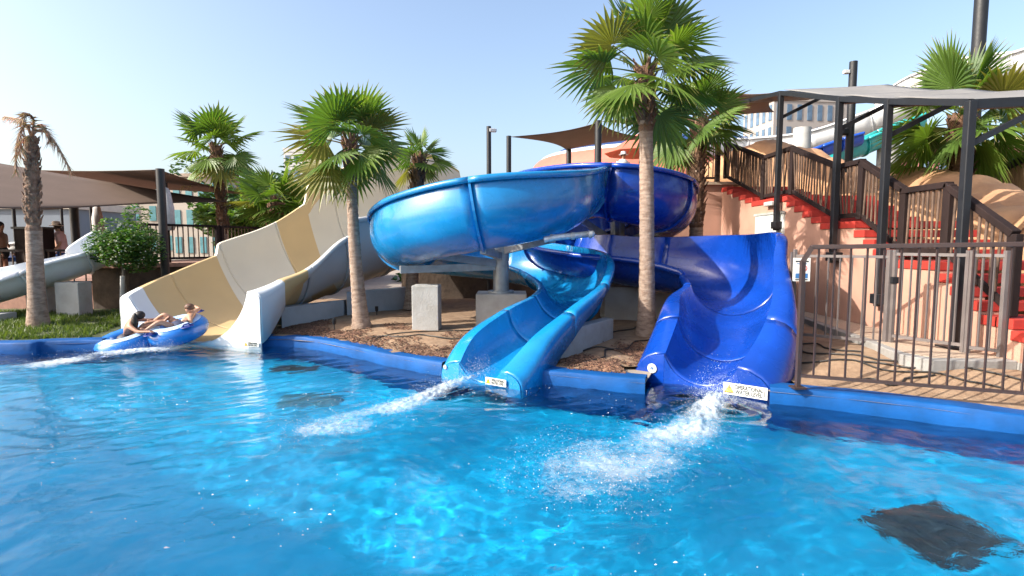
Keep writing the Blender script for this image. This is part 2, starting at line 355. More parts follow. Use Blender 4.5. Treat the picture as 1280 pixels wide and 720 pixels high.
# ------------------------------------------------------------ flume sweep
def flume(root,st,mats,nseg=10,cuts=None,thick=.035,bolts=True,name='flume_section',profn=14,seam=True,colfn=None,seam_w=.05,bandfn=None,seam_mat=None,plate=None,hfn=None):
    """st rows: x y z r aL aR eL eR lipL lipR skL skR roll"""
    rows=crom(st,nseg); T=[];n=len(rows)
    if hfn: rows=[tuple(q[:6])+(q[6]+hfn(i/nseg)[0],q[7]+hfn(i/nseg)[1])+tuple(q[8:]) for i,q in enumerate(rows)]
    for i in range(n):
        a=V(rows[max(i-1,0)][:3]); b=V(rows[min(i+1,n-1)][:3]); T.append((b-a).normalized())
    def prof(i,off=0,skirt=True):
        x,y,z,r,aL,aR,eL,eR,lL,lR,kL,kR,roll=rows[i]; t=T[i]; S=t.cross(V((0,0,1))).normalized(); U=S.cross(t)
        q=Matrix.Rotation(R(roll),3,t); S=q@S; U=q@U; p=V((x,y,z)); out=[]
        def at(a,ro): return p+U*(r-ro*math.cos(a))+S*(ro*math.sin(a))
        aL,aR=R(aL),R(aR); arc=[at(-aL+(aL+aR)*k/profn,r+off) for k in range(profn+1)]
        uL=(arc[0]-arc[1]).normalized(); uR=(arc[-1]-arc[-2]).normalized()
        # extension upward
        eLp=arc[0]+uL*eL; eRp=arc[-1]+uR*eR
        Sh=V((S.x,S.y,0)).normalized()
        L_=[eLp]; R_=[eRp]
        if skirt:
            fL=.12+max(0,lL-.2)*2.6; fR=.12+max(0,lR-.2)*2.6
            def lip(e,l,f,k,sg):
                q=[e+Sh*(sg*l*math.sin(u*PI/2))+V((0,0,.010*math.sin(u*PI)-l*f*(1-math.cos(u*PI/2)))) for u in (0,.2,.4,.6,.8,1)]
                return q+[q[-1]+V((0,0,-k))]
            if lL>0: L_=lip(eLp,lL,fL+.2,kL,-1)[::-1]
            if lR>0: R_=lip(eRp,lR,fR+.2,kR,1)
        return L_+arc+R_,(uL,uR,S,U,p)
    cuts=cuts or [0,len(st)-1]; parts=[]
    for a,b in zip(cuts[:-1],cuts[1:]):
        i0,i1=a*nseg,b*nseg; vs=[];fs=[];mi=[];cc=[]
        for i in range(i0,i1+1):
            pr,_=prof(i); vs+=pr; w_=len(pr)
            if bandfn: cc+=[bandfn(i/nseg,k/(w_-1)) for k in range(w_)]
        for i in range(i1-i0):
            for k in range(w_-1):
                q=i*w_+k; fs.append((q,q+1,q+w_+1,q+w_)); mi.append(colfn((i+i0)/nseg,k/(w_-1)) if colfn else 0)
        m=MB(); m.add(vs,fs); m.m=mi; m.c=cc
        parts.append(m.build(name,mats,root,smooth=True,auto=45,solid=thick,recv=True))
    if seam:
        for c in cuts[1:-1]:
            i=c*nseg; pin,_=prof(i,.012,False); pout,_=prof(i,.012+seam_w,False); t=T[i]; m=MB(); n_=len(pin)
            vs=[];
            for s in(-.02,.02): vs+=[p+t*s for p in pin]+[p+t*s for p in pout]
            fs=[]
            for k in range(n_-1):
                fs+=[(k,k+1,n_+k+1,n_+k),(2*n_+k,3*n_+k,3*n_+k+1,2*n_+k+1),(n_+k,n_+k+1,3*n_+k+1,3*n_+k)]
            fs+=[(0,n_,3*n_,2*n_),(n_-1,3*n_-1,4*n_-1,2*n_-1)]
            m.add(vs,fs); m.build('joint_flange',seam_mat or mats[-1],root,recv=True)
    if plate:
        pr,_=prof(n-1); t=T[n-1]; o_=t*.012; m=MB(); w_=len(pr)
        vs=[p+o_ for p in pr]+[V((p.x,p.y,min(p.z-.001,-.32)))+o_ for p in pr]
        m.add(vs,[(k,k+1,w_+k+1,w_+k) for k in range(w_-1)]); m.build('mouth_plate',plate,root,solid=.02,recv=True)
    return prof(n-1)[0],T[n-1]
#      x     y     z    r   aL aR  eL  eR  lL  lR  kL  kR roll
LB=[( 3.0,15.2,3.05,.70, 80,80,.15,.15,.06,.06,.05,.05,0),
    ( 1.9,13.6,2.75,.70, 82,75,.22,.2,.06,.06,.05,.05,0),
    ( 1.35,11.6,2.42,.70, 90,70,.28,.2,.07,.06,.05,.05,6),
    ( 0.75,9.95,2.05,.70, 94,65,.25,.15,.08,.06,.06,.05,10),
    (-0.5,9.35,1.82,.70,96,65,.26,.15,.08,.06,.06,.05,12),
    (-1.75,9.95,1.60,.70,96,65,.20,.15,.08,.06,.06,.05,12),
    (-2.25,11.2,1.40,.70,90,65,.16,.12,.08,.06,.06,.05,10),
    (-1.6,12.5,1.22,.68,90,68,.30,.12,.08,.06,.06,.05,8),
    (-0.3,13.0,1.05,.66,88,70,.28,.12,.08,.06,.06,.05,6),
    ( 0.8,12.2,.88,.64,85,70,.30,.12,.08,.08,.06,.05,8),
    ( 1.28,10.7,.70,.62,88,68,.30,.12,.10,.09,.06,.06,8),
    ( 1.02,9.45,.52,.58,84,72,.16,.10,.11,.10,.08,.08,4),
    ( 0.42,8.45,.30,.50, 86,86,.12,.08,.16,.14,.30,.25,0),
    (-0.10,7.78,.12,.44, 80,86,.04,.06,.27,.24,.45,.40,0),
    (-0.40,7.32,.0,.37, 64,72,.0,.0,.31,.31,.35,.45,0)]
r1=empty('light_blue_slide',(0,0,0),'light blue open helical water slide curling round a steel column into the pool','water slide')
EL,TL=flume(r1,LB,[M['lblue'],M['lblue'],M['lrim']],plate=M['lblue'],cuts=[0,2,4,6,8,9,11,12,14])
DB=[( 0.4,16.5,3.0,.7,80,80,.2,.2,.06,.06,.05,.05,0),
    ( 1.0,13.4,2.72,.72, 70,85,.15,.2,.06,.07,.05,.05,-6),
    ( 2.1,11.9,2.45,.74, 66,92,.15,.22,.06,.08,.05,.05,-10),
    ( 3.35,12.3,2.22,.74, 66,94,.15,.22,.06,.08,.05,.05,-10),
    ( 3.75,13.7,2.0,.74, 66,92,.12,.2,.06,.08,.05,.05,-8),
    ( 2.7,14.9,1.75,.72, 68,86,.12,.2,.06,.07,.05,.05,-6),
    ( 1.2,14.4,1.52,.70, 72,80,.1,.2,.06,.06,.05,.05,0),
    ( 0.95,13.0,1.32,.70, 80,74,.2,.1,.07,.07,.05,.05,0),
    ( 1.7,11.9,1.14,.70, 90,76,.26,.04,.08,.08,.05,.05,0),
    ( 2.9,11.4,.96,.74, 98,78,.24,.02,.10,.10,.06,.06,0),
    ( 3.85,10.7,.80,.76,102,74,.34,.02,.12,.10,.08,.08,2),
    ( 3.96,9.65,.62,.76,104,76,.48,.02,.13,.10,.10,.10,3),
    ( 3.50,8.65,.42,.71, 98,80,.30,.10,.18,.19,.16,.14,4),
    ( 3.02,7.75,.2,.59, 88,86,.12,.08,.36,.33,.36,.36,0),
    ( 2.50,7.05,.03,.50, 68,76,.0,.0,.48,.42,.45,.45,0)]
r2=empty('dark_blue_slide',(0,0,0),'dark blue open water slide with a tall banked last turn beside the brown railing','water slide')
ED,TD=flume(r2,DB,[M['dblue'],M['dblue'],M['dblue']],plate=M['dblue'],cuts=[0,2,3,5,7,9,11,13,14])
# raft slide, cream and tan
def sm(a,b,x): t=max(0,min(1,(x-a)/(b-a))); return t*t*(3-2*t)
bm_=bpy.data.materials.new('banded_gelcoat'); bm_.use_nodes=True; N=bm_.node_tree.nodes; lk=bm_.node_tree.links; b=N['Principled BSDF']; b.inputs['Roughness'].default_value=.5
at=N.new('ShaderNodeAttribute'); at.attribute_name='Col'; sp=N.new('ShaderNodeSeparateColor'); lk.new(at.outputs['Color'],sp.inputs[0])
def ramp(src,st):
    cr=N.new('ShaderNodeValToRGB'); cr.color_ramp.interpolation='CONSTANT'; e=cr.color_ramp.elements
    for k,(p_,c_q) in enumerate(st):
        q=e[k] if k<2 else e.new(p_); q.position=p_; q.color=(*c_q,1)
    lk.new(src,cr.inputs[0]); return cr
WH=(.62,.64,.66); CR_=(.58,.53,.43); TN=(.52,.37,.18); GY=(.45,.46,.48)
inn=ramp(sp.outputs[0],[(0,CR_),(.345,TN),(.395,CR_),(.508,TN),(.655,WH)])
out=ramp(sp.outputs[1],[(0,GY),(.515,TN),(.60,WH)])
mxx=N.new('ShaderNodeMix'); mxx.data_type='RGBA'; lk.new(sp.outputs[2],mxx.inputs[0]); lk.new(inn.outputs[0],mxx.inputs[6]); lk.new(out.outputs[0],mxx.inputs[7])
nzz=N.new('ShaderNodeTexNoise'); nzz.inputs['Scale'].default_value=1.3; nzz.inputs['Detail'].default_value=6; tcc=N.new('ShaderNodeTexCoord'); lk.new(tcc.outputs['Object'],nzz.inputs[0])
mr_=N.new('ShaderNodeMapRange'); mr_.inputs[1].default_value=.3; mr_.inputs[2].default_value=.7; mr_.inputs[3].default_value=.93; mr_.inputs[4].default_value=1.02; lk.new(nzz.outputs['Fac'],mr_.inputs[0])
mu=N.new('ShaderNodeMix'); mu.data_type='RGBA'; mu.blend_type='MULTIPLY'; mu.inputs[0].default_value=1; lk.new(mxx.outputs[2],mu.inputs[6]); lk.new(mr_.outputs[0],mu.inputs[7]); lk.new(mu.outputs[2],b.inputs['Base Color'])
def bandcol(s,k):
    # s station coordinate, k profile 0 near .. 1 far
    s2=s-3.2*max(0,.80-k)**2
    if k>.86 and s<3.6: s2=4.0
    return (s2/10,s/10,1.0 if k<.30 else 0.0)
YS=[(-0.7,15.9,1.95,1.5,70,96,.1,.0,.08,.08,.06,.06,0),
    (-1.6,15.65,1.7,1.5,70,120,.1,.2,.08,.08,.06,.06,0),
    (-2.5,15.2,1.45,1.5,72,126,.1,.15,.08,.08,.06,.06,0),
    (-3.55,14.4,1.1,1.5,76,114,.1,.1,.08,.08,.06,.06,0),
    (-4.6,13.35,.7,1.5,82,92,.1,.0,.09,.08,.06,.06,0),
    (-5.35,12.3,.36,1.5,72,84,.05,.0,.10,.08,.1,.06,0),
    (-5.85,11.25,.12,1.5,72,72,.05,.1,.16,.10,.4,.06,0),
    (-6.12,10.3,.0,1.5,72,66,.0,.0,.26,.22,.8,.4,0)]
r3=empty('raft_slide',(0,0,0),'wide cream and tan banded raft slide ending in the pool under the double tube','water slide')
EY,TY=flume(r3,YS,[bm_],plate=M['white'],cuts=[0,2,3,4,5,6,7],bandfn=bandcol,nseg=26,hfn=lambda q:(.34*(1-sm(3.72,3.84,q)),.24*(1-sm(4.98,5.12,q))+.38*(1-sm(3.38,3.50,q))),profn=30,seam_mat=M['grey'])
# ------------------------------------------------------------ supports
def pedestal(px,D,z0,z1,wd,dp,label,rz=0,name='concrete_pedestal'):
    x=(px-640)/F*D; o=MB().box((x,D,(z0+z1)/2),(wd,dp,z1-z0),rz).build(name,M['plinth'],bevel=.012); return tag(o,label,'pedestal','pale concrete pedestals under the slides')
pedestal(533,10.4,.1,1.12,.5,.45,'square pale concrete pedestal left under the light blue bowl')
col=empty('support_column',(-.22,11.0,.0),'round grey steel column holding arms inside the light blue helix','support column','galvanised columns that carry the slides')
MB().tube([(-.22,11,.9),(-.22,11,2.35)],.16,20).build('column',M['steel'],col,smooth=True,auto=40)
MB().lathe([(0,.96),(.26,.96),(.26,.92),(0,.92)],(-.22,11,0),20).build('base_plate',M['steel'],col)
for a,b in [((-.22,11,1.45),(-2.1,10.2,1.42)),((-.22,11,1.5),(-1.6,9.9,1.72)),((-.22,11,1.75),(.75,9.9,2.0)),((-.22,11,1.65),(-.5,9.4,1.80)),((-.22,11,2.2),(1.3,11.4,2.38))]:
    MB().bar(a,b,.1,.14).build('arm',M['steel'],col)
pedestal(627,11.0,.1,.92,1.0,.8,'low wide concrete base block under the steel column')
pc=empty('slide_plinth',(0,0,0),'long low white concrete plinth under the lower turn of the light blue slide','plinth')
MB().prism([(.62,7.75),(1.75,9.3),(1.6,9.45),(.45,7.85)],.1,.62).build('plinth_block',M['plinth'],pc,bevel=.01)
x=(777-640)/F*13.2
col2=empty('support_column',(2.55,13.2,0),'steel column with cross braces under the dark blue upper turn','support column','galvanised columns that carry the slides')
MB().tube([(2.55,13.2,.5),(2.55,13.2,3.0)],.17,16).build('column',M['steel'],col2,smooth=True)
for a,b in [((2.55,13.2,1.9),(3.5,12.4,2.25)),((2.55,13.2,1.9),(1.4,12.8,2.6)),((2.55,13.2,2.0),(2.3,12.0,2.5)),((2.55,13.2,1.2),(1.3,13.6,1.4)),((2.55,13.2,1.6),(3.8,13.8,2.0))]:
    MB().bar(a,b,.1,.14).build('arm',M['steel'],col2)
pedestal(775,11.9,.1,.98,.75,.6,'grey concrete pedestal standing behind the middle palm trunk')
pedestal(826,11.9,.1,.85,.45,.45,'small grey concrete pedestal right of the middle palm trunk')
pp=empty('slide_pipe',P(714,296,9.3),'short silver wrapped pipe under the right end of the light blue bowl','pipe')
MB().tube([P(680,300,9.3),P(694,297,9.3),P(742,292,9.5)],.055,12).build('pipe',mat('foil_wrap',(.55,.56,.58),.3,.2,14,metal=.7,bump=.6,bs=25),pp,smooth=True)
for px in(690,716,738): MB().tube([P(px-2,297.5-(px-690)*.09,9.35),P(px+2,297.2-(px-690)*.09,9.35)],.066,12).build('pipe_clamp',M['steel'],pp)
# raft slide base walls
rb=empty('slide_base_wall',(0,0,0),'low pale grey wall along the foot of the cream raft slide','wall')
MB().prism([xy(P(352,400,10.9)),xy(P(430,400,12.3)),xy(P(434,400,12.6)),xy(P(352,400,11.2))],.1,.62).build('wall_block',M['grey'],rb,bevel=.01)
MB().prism([xy(P(434,400,12.3)),xy(P(520,400,14)),xy(P(520,400,14.3)),xy(P(434,400,12.6))],.1,.8).build('wall_block',M['grey'],rb,bevel=.01)
bk=empty('planter_wall',(-.5,16.5,.1),'low dark stone planter wall seen under the light blue bowl','wall')
MB().box((-.9,16.9,.75),(5.0,.4,1.3)).build('stone_wall',M['darkrock'],bk)
MB().box((-.9,16.9,1.43),(5.1,.5,.07)).build('wall_cap',M['conc'],bk,bevel=.01)
# garden spike lights
for i,(px,py,l) in enumerate([(418,412,'small black spike light in the mulch below the grey slide wall'),(471,395,'small black spike light just right of the near palm trunk'),(762,418,'small black spike light on the soil between the blue slides')]):
    p=PZ(px,py,.27); o=empty('garden_light',p,l,'garden light','black spike lights in the planting beds')
    MB().tube([p,p+V((0,0,.12))],.012,8).build('spike',M['black'],o); MB().lathe([(.02,.1),(.035,.12),(.04,.22),(.0,.225)],p,12).build('lamp_head',M['black'],o,smooth=True)
# ------------------------------------------------------------ signs
def level_sign(c,rt,up,wd,label):
    rt=V(rt).normalized(); up=V(up).normalized(); n=rt.cross(up).normalized(); c=V(c)+n*.02; h=wd*.29
    o=empty('water_level_sign',c,label,'sign','white operational water level signs on the slide lips')
    f=frame(c,rt,up)
    MB().box((0,0,0),(wd,h,.008)).build('sign_plate',M['signw'],o,bevel=.002).data.transform(f)
    m=MB(); s=h*.42; m.add([f@V((-wd*.36-s,-s*.85,.006)),f@V((-wd*.36+s,-s*.85,.006)),f@V((-wd*.36,s*.9,.006))],[(0,1,2)]); m.build('warning_triangle',M['ink'],o)
    m=MB(); s*=.84; m.add([f@V((-wd*.36-s,-s*.8,.008)),f@V((-wd*.36+s,-s*.8,.008)),f@V((-wd*.36,s*.9,.008))],[(0,1,2)]); m.build('triangle_face',M['signy'],o)
    textmesh('!',h*.6,f@Matrix.Translation((-wd*.36,-h*.02,.010)),o,M['ink'],bold=.001)
    textmesh('OPERATIONAL',h*.36,f@Matrix.Translation((wd*.09,h*.2,.006))@Matrix.Diagonal((.92,1.35,1,1)),o,M['ink'],bold=h*.009)
    textmesh('WATER LEVEL',h*.36,f@Matrix.Translation((wd*.09,-h*.2,.006))@Matrix.Diagonal((.92,1.35,1,1)),o,M['ink'],bold=h*.009)
    MB().box((0,0,0),(wd*.015,h*.5,.002)).build('level_mark',M['ink'],o).data.transform(f@Matrix.Translation((wd*.44,0,.006)))
def plate_pt(E_,T_,px,z,right=True,off=.03):
    # point on the mouth plate seen at picture column px
    a,b=V(E_[0 if right else -1]),V(E_[6 if right else -7]); d=V((b.x-a.x,b.y-a.y,0)).normalized(); n=V((T_.x,T_.y,0)).normalized()
    k=(px-640)/F; t=(k*a.y-a.x)/(d.x-k*d.y); q=a+d*t+n*off; return V((q.x,q.y,z)),(-d if right else d),n
for E_,T_,px,z,wd,lab in ((ED,TD,938,.085,.52,'white operational water level sign with yellow triangle on the dark blue slide'),(EL,TL,622,.075,.33,'white operational water level sign with yellow triangle on the light blue slide'),(EY,TY,313,.09,.32,'small water level sign on the white mouth plate of the cream slide')):
    c,rt,n=plate_pt(E_,T_,px,z); level_sign(c,rt,(0,0,1),wd,lab)
def emblem(p,n,r,label):
    n=V(n).normalized(); rt=V((0,0,1)).cross(n).normalized(); f=frame(p,rt,n.cross(rt))
    o=empty('slide_emblem',p,label,'emblem')
    m=MB(); m.lathe([(0,.004),(r,.004),(r,0)],(0,0,0),24); m.build('disc',M['signw'],o).data.transform(f)
    m=MB(); m.lathe([(r*.84,.006),(r*.74,.006)],(0,0,0),24); m.build('ring',M['signb'],o).data.transform(f)
    m=MB(); m.bar((-r*.35,-r*.3,.007),(-r*.1,r*.35,.007),r*.16,.002); m.bar((r*.1,-r*.4,.007),(r*.1,r*.3,.007),r*.16,.002); m.bar((-r*.1,r*.0,.007),(r*.45,r*.05,.007),r*.14,.002); m.build('mark',M['signb'],o).data.transform(f)
# ------------------------------------------------------------ staircase, wall, platform
SX0,SX1=5.98,7.9
prof=[]; steps=[]   # (y0,y1,z)
def flight(ya,za,yb,zb,n):
    for k in range(n):
        y0=ya+(yb-ya)*k/n; y1=ya+(yb-ya)*(k+1)/n; steps.append((y0,y1,za+(zb-za)*(k+1)/n))
steps.append((24,15.7,3.6)); flight(15.7,3.6,13.3,2.95,6); steps.append((13.3,11.96,2.95)); flight(11.96,2.95,10.28,2.3,5); steps.append((10.28,9.56,2.3))
flight(9.56,2.3,8.5,1.65,4); steps.append((8.5,7.64,1.65)); flight(7.64,1.65,6.67,1.0,4); steps.append((6.67,6.45,1.0)); flight(6.45,1.0,5.6,.6,3)
stc=empty('staircase',(6.9,8,.5),'red painted staircase climbing along the pink wall under the canopy','staircase')
for i,(y0,y1,z) in enumerate(steps[1:]):
    MB().box(((SX0+SX1)/2,(y0+y1)/2,z-.06),(SX1-SX0,abs(y0-y1)+.025,.12)).build('step',M['red'],stc,bevel=.006)
pw=empty('pink_wall',(6.1,10,.5),'pink rendered wall following the red stairs with a white door','wall')
poly=[]
for y0,y1,z in steps[1:]: poly+=[(y0,z-.125),(y1,z-.125)]
poly=[(15.7,3.475)]+poly+[(5.6,.1),(15.7,.1)]
seen=[];
for q in poly:
    if not seen or (abs(q[0]-seen[-1][0])+abs(q[1]-seen[-1][1]))>1e-4: seen.append(q)
m=MB()
for y0,y1,z in steps[1:]:
    if z-.125>.2: m.box((6.125,(y0+y1)/2,(.1+z-.125)/2),(.25,y0-y1,z-.125-.1))
m.build('wall',M['pink'],pw)
# door at px 945-978
dy0,dy1=4080/(944-640),4080/(979-640)
dr=MB().box((5.985,(dy0+dy1)/2,.55+1.02),(.05,dy0-dy1,2.1)).build('door',mat('door_white',(.62,.64,.60),.55,.06),pw,bevel=.005)
def onp(name,o,mt,parent): return o.build(name,mt,parent)
MB().box((5.955,(dy0+dy1)/2,2.62-.02),(.03,dy0-dy1+.1,.05)).build('door_frame',M['plinth'],pw)
yc=(dy0+dy1)/2
for k,(off,cl) in enumerate([(.27,'signy'),(0,'signy'),(-.27,'signy')]):
    pl=MB().box((5.952,yc+off,1.9),(.01,.24,.36)).build('warning_plate',M[cl],pw)
    tm=MB(); tm.add([(5.944,yc+off+.08,1.9),(5.944,yc+off-.08,1.9),(5.944,yc+off,2.03)],[(0,1,2)]); tm.build('warning_symbol',M['ink'],pw)
MB().box((5.93,yc-.1,2.82),(.12,.4,.1)).build('wall_lamp',M['plinth'],pw,bevel=.02)
# upper deck
ud=empty('upper_deck',(4,18,0),'raised pink walled deck behind the blue slides with palms and sails','deck')
MB().box((3.9,20,1.8),(4.9,8.4,3.58)).build('wall',M['pink'],ud)
MB().box((4.0,20.0,3.63),(5.3,8.6,.08)).build('deck_floor',M['terr'],ud)
tp=empty('pebble_platform',(5.4,8,.3),'pebble surfaced platform with grey kerb at the foot of the stairs','platform')
plat=[(5.99,11.8),(5.55,10.4),(5.3,9.2),(5.05,7.7),(4.85,6.55),(5.05,6.2),(9,6.05),(9,5.5)]
plat=[(5.99,11.8),(5.55,10.6),(5.3,9.2),(5.12,7.9),(4.88,6.75),(5.02,6.4),(5.99,6.35)]
MB().prism(plat,.1,.52).build('kerb',M['conc'],tp,bevel=.012)
ins=[(5.99,11.7),(5.64,10.5),(5.42,9.2),(5.24,7.9),(5.02,6.86),(5.12,6.53),(5.99,6.48)]
MB().prism(ins,.515,.526).build('pebble_surface',M['terr'],tp)
MB().prism([(6.0,5.6),(5.99,6.35),(6.0,6.5),(9,6.5),(9,5.0),(5.6,5.2)],.1,.5).build('kerb',M['conc'],tp)
# canopy posts
def zf(y):
    for y0,y1,z in steps:
        if y1<=y<=y0: return z
    return .5
cpost=[]
for i,(px,top,lab) in enumerate([(968,115,'farthest'),(1040,122,'second farthest'),(1100,125,'third farthest'),(1200,126,'nearest, tallest looking')]):
    D=5.88*F/(px-640); zt=P(px,top,D).z; zb=zf(D)-.75 if i<3 else .52
    o=empty('canopy_post',(5.88,D,zb),f'black square steel post of the stair canopy, {lab} in its row','post','black posts carrying the stair canopy')
    MB().box((5.88,D,(zt+zb)/2),(.10,.10,zt-zb)).build('post',M['black'],o,bevel=.01)
    if i<3:
        MB().box((5.93,D-.0,zb+.12),(.24,.22,.16)).build('bracket',M['black'],o,bevel=.01)
    else: MB().box((5.88,D,.535),(.3,.3,.02)).build('base_plate',M['black'],o)
    MB().bar((5.88,D,zt-.05),(8.3,D+.25,zt+.12),.09,.12).build('beam',M['black'],o)
    MB().bar((5.9,D,zt-.55),(7.0,D+.1,zt+.0),.06,.07).build('brace',M['black'],o)
    cpost.append((D,zt))
# canopy sails between posts
cf_=empty('stair_canopy',(7,9,4.5),'grey fabric canopy stretched on black beams over the stairs','canopy')
def sailmesh(c,sag=.06,n=12,dip=.0):
    c=[V(q) for q in c]; mid=sum(c,V())/len(c); vs=[];fs=[]
    for i in range(n+1):
        for j in range(n+1):
            u,v=i/n,j/n; p=(c[0]*(1-u)+c[1]*u)*(1-v)+(c[3]*(1-u)+c[2]*u)*v
            # concave edges
            eu=math.sin(PI*u)*sag; ev=math.sin(PI*v)*sag
            p=p+(mid-p)*0
            cv=((c[0]+c[1])/2-(c[3]+c[2])/2)*(-(1-2*v))*eu+((c[0]+c[3])/2-(c[1]+c[2])/2)*(-(1-2*u))*ev
            p=p+cv; p.z-=dip*math.sin(PI*u)*math.sin(PI*v); vs.append(p)
    for i in range(n):
        for j in range(n): a=i*(n+1)+j; fs.append((a,a+1,a+n+2,a+n+1))
    return MB().add(vs,fs)
pts=[(15.6,5.75)]+cpost
for (a,za),(b,zb) in zip(pts[:-1],pts[1:]):
    sailmesh([(5.9,a-.1,za+.02),(5.9,b+.1,zb+.02),(8.3,b+.35,zb+.2),(8.3,a+.15,za+.2)],.05,10,.04).build('canopy_panel',M['sailg'],cf_,smooth='keep',solid=.01)
    MB().bar((5.88,a,za-.02),(5.88,b,zb-.02),.07,.09).build('edge_beam',M['black'],cf_)
# stair railings
def railing(X,lab,side,pat):
    o=empty('stair_railing',(X,10,1),lab,'railing','timber railings along the red stairs')
    rail=[(15.7,4.76),(13.3,3.97),(11.96,3.97),(10.28,3.33),(9.56,3.33),(8.5,2.72),(7.64,2.72),(6.6,2.02)]
    if X>6.5: rail=[(y,z) for y,z in rail]
    for (ya,za),(yb,zb) in zip(rail[:-1],rail[1:]):
        MB().bar((X,ya+.05,za),(X,yb-.0,zb),.12,.09).build('handrail',M['wood'],o,bevel=.01)
        MB().bar((X,ya,za-.92),(X,yb,zb-.92),.05,.08).build('bottom_rail',M['wood'],o)
        ln=abs(ya-yb); n=max(3,int(ln/pat))
        for k in range(1,n):
            t=k/n; y=ya+(yb-ya)*t; z=za+(zb-za)*t; jx=random.gauss(0,.012); jy=random.gauss(0,.02)
            MB().tube([(X+jx,y+jy,z-.9),(X-jx,y-jy,z-.04)],[.016,.022],6).build('baluster',M['stick'],o)
    for y,z in rail:
        MB().box((X,y,z-.5),(.10,.13,1.0)).build('newel_post',M['wood'],o,bevel=.01)
railing(6.08,'timber railing with thin pole balusters on the pool side of the red stairs',0,.095)
#railing(7.75,'timber railing on the far side of the red stairs in front of the rock',1,.16)
# deck front railing beside stairs top
def straight_rail(p0,p1,h,lab,sp=.12,name='deck_railing',post=1.4,mt='stick',grp='timber railings of the raised decks'):
    p0,p1=V(p0),V(p1); o=empty(name,p0,lab,'railing',grp); d=p1-p0; L_=d.length
    MB().bar(p0+V((0,0,h)),p1+V((0,0,h)),.09,.06).build('handrail',M['wood'],o); MB().bar(p0+V((0,0,.12)),p1+V((0,0,.12)),.05,.06).build('bottom_rail',M['wood'],o)
    n=int(L_/sp)
    for k in range(1,n):
        q=p0+d*k/n; MB().tube([q+V((0,0,.12)),q+V((0,0,h-.02))],.018,6).build('baluster',M[mt],o)
    n=max(1,round(L_/post))
    for k in range(n+1):
        q=p0+d*k/n; MB().box(q+V((0,0,h/2)),(.12,.12,h+.06)).build('post',M['wood'],o)
straight_rail((4.5,15.85,3.67),(5.9,15.85,3.67),1.1,'timber railing of the upper deck behind the palms at the stair head')
# ------------------------------------------------------------ front railings
def brown_fence():
    o=empty('pool_railing',(3.3,6.2,.2),'brown steel railing with vertical bars along the right pool edge','railing')
    a=P(997,480,6.25); base=[V((a.x,a.y,.2)),V((5.25,5.5,.2)),V((6.6,4.7,.2))]
    zt=1.87; zl=.37; b0=base[0]
    m=MB(); m.bar(b0,b0+V((0,0,zt-.36)),.05); m.build('end_post',M['brownrail'],o,bevel=.004)
    d0=(base[1]-base[0]).normalized()
    MB().box(b0+V((0,0,.03)),(.14,.14,.02)).build('foot_plate',M['brownrail'],o)
    MB().bar(b0+V((0,0,zt-.37)),b0+d0*.09+V((0,0,zt-.2)),.05).build('corner_bend',M['brownrail'],o)
    MB().bar(b0+d0*.08+V((0,0,zt-.205)),base[1]+V((0,0,zt-.17)),.05).build('top_rail',M['brownrail'],o,bevel=.006)
    MB().bar(base[1]+V((0,0,zt-.17)),base[2]+V((0,0,zt-.14)),.05).build('top_rail',M['brownrail'],o,bevel=.006)
    MB().bar(b0+V((0,0,zl-.2)),base[1]+V((0,0,zl-.2)),.035).build('bottom_rail',M['brownrail'],o)
    MB().bar(base[1]+V((0,0,zl-.2)),base[2]+V((0,0,zl-.2)),.035).build('bottom_rail',M['brownrail'],o)
    for A_,B_,n in ((base[0],base[1],13),(base[1],base[2],8)):
        for k in range(1,n+1):
            q=A_+(B_-A_)*k/n; MB().bar(q+V((0,0,zl-.2)),q+V((0,0,zt-.185)),.017).build('bar',M['brownrail'],o)
    MB().bar(base[2],base[2]+V((0,0,zt-.15)),.05).build('end_post',M['brownrail'],o)
brown_fence()
def grey_gate():
    o=empty('grey_gate_fence',(4.3,8.2,.4),'light grey metal fence with a latched gate behind the brown railing','gate')
    a=V((4.34,8.35,.46)); b=V((5.28,7.6,.5)); c=V((5.75,6.8,.52)); d=V((5.95,6.55,.52)); H=1.72
    def panel(p,q,n,z0,z1,nm):
        for z in(z0,z1): MB().bar((p.x,p.y,z),(q.x,q.y,z),.04).build(nm+'_rail',M['greyrail'],o)
        for k in range(1,n):
            r=p+(q-p)*k/n; MB().bar((r.x,r.y,z0),(r.x,r.y,z1),.018).build(nm+'_bar',M['greyrail'],o)
    panel(a,b,8,.52,H,'fence'); panel(b+(c-b)*.06,c-(c-b)*.04,8,.62,H+.04,'gate'); panel(c,d,3,.6,H+.04,'fence')
    for p,w_ in ((a,.05),(b,.07),(b+(c-b)*.07,.05),(c-(c-b)*.04,.05),(c,.06),(d,.05)):
        MB().box((p.x,p.y,(H+.08+.4)/2+.02),(w_,w_,H+.08-.4)).build('post',M['greyrail'],o,bevel=.004)
    MB().box((b.x+.03,b.y-.06,1.4),(.08,.06,.09)).build('latch',M['black'],o)
grey_gate()
s=P(1002,337,7.9); f=frame(s,(1,-.1,0),(0,0,1)); so=empty('rules_sign',s,'small white notice board with blue and red marks on the grey fence','sign')
MB().box((0,0,0),(.24,.34,.01)).build('board',M['signw'],so,bevel=.003).data.transform(f)
for a,b_,w_,h_,c in ((0,.12,.18,.02,'ink'),(0,.085,.14,.012,'signb'),(0,-.09,.17,.07,'signb'),(0,-.145,.17,.015,'ink')):
    MB().box((a,b_,.007),(w_,h_,.003)).build('printed_panel',M[c],so).data.transform(f)
m=MB(); m.lathe([(.045,.008),(.033,.008)],(0.03,.02,0),20); m.bar((.0,.05,.009),(.06,-.01,.009),.008,.002); m.build('prohibition_mark',M['signr'],so).data.transform(f)
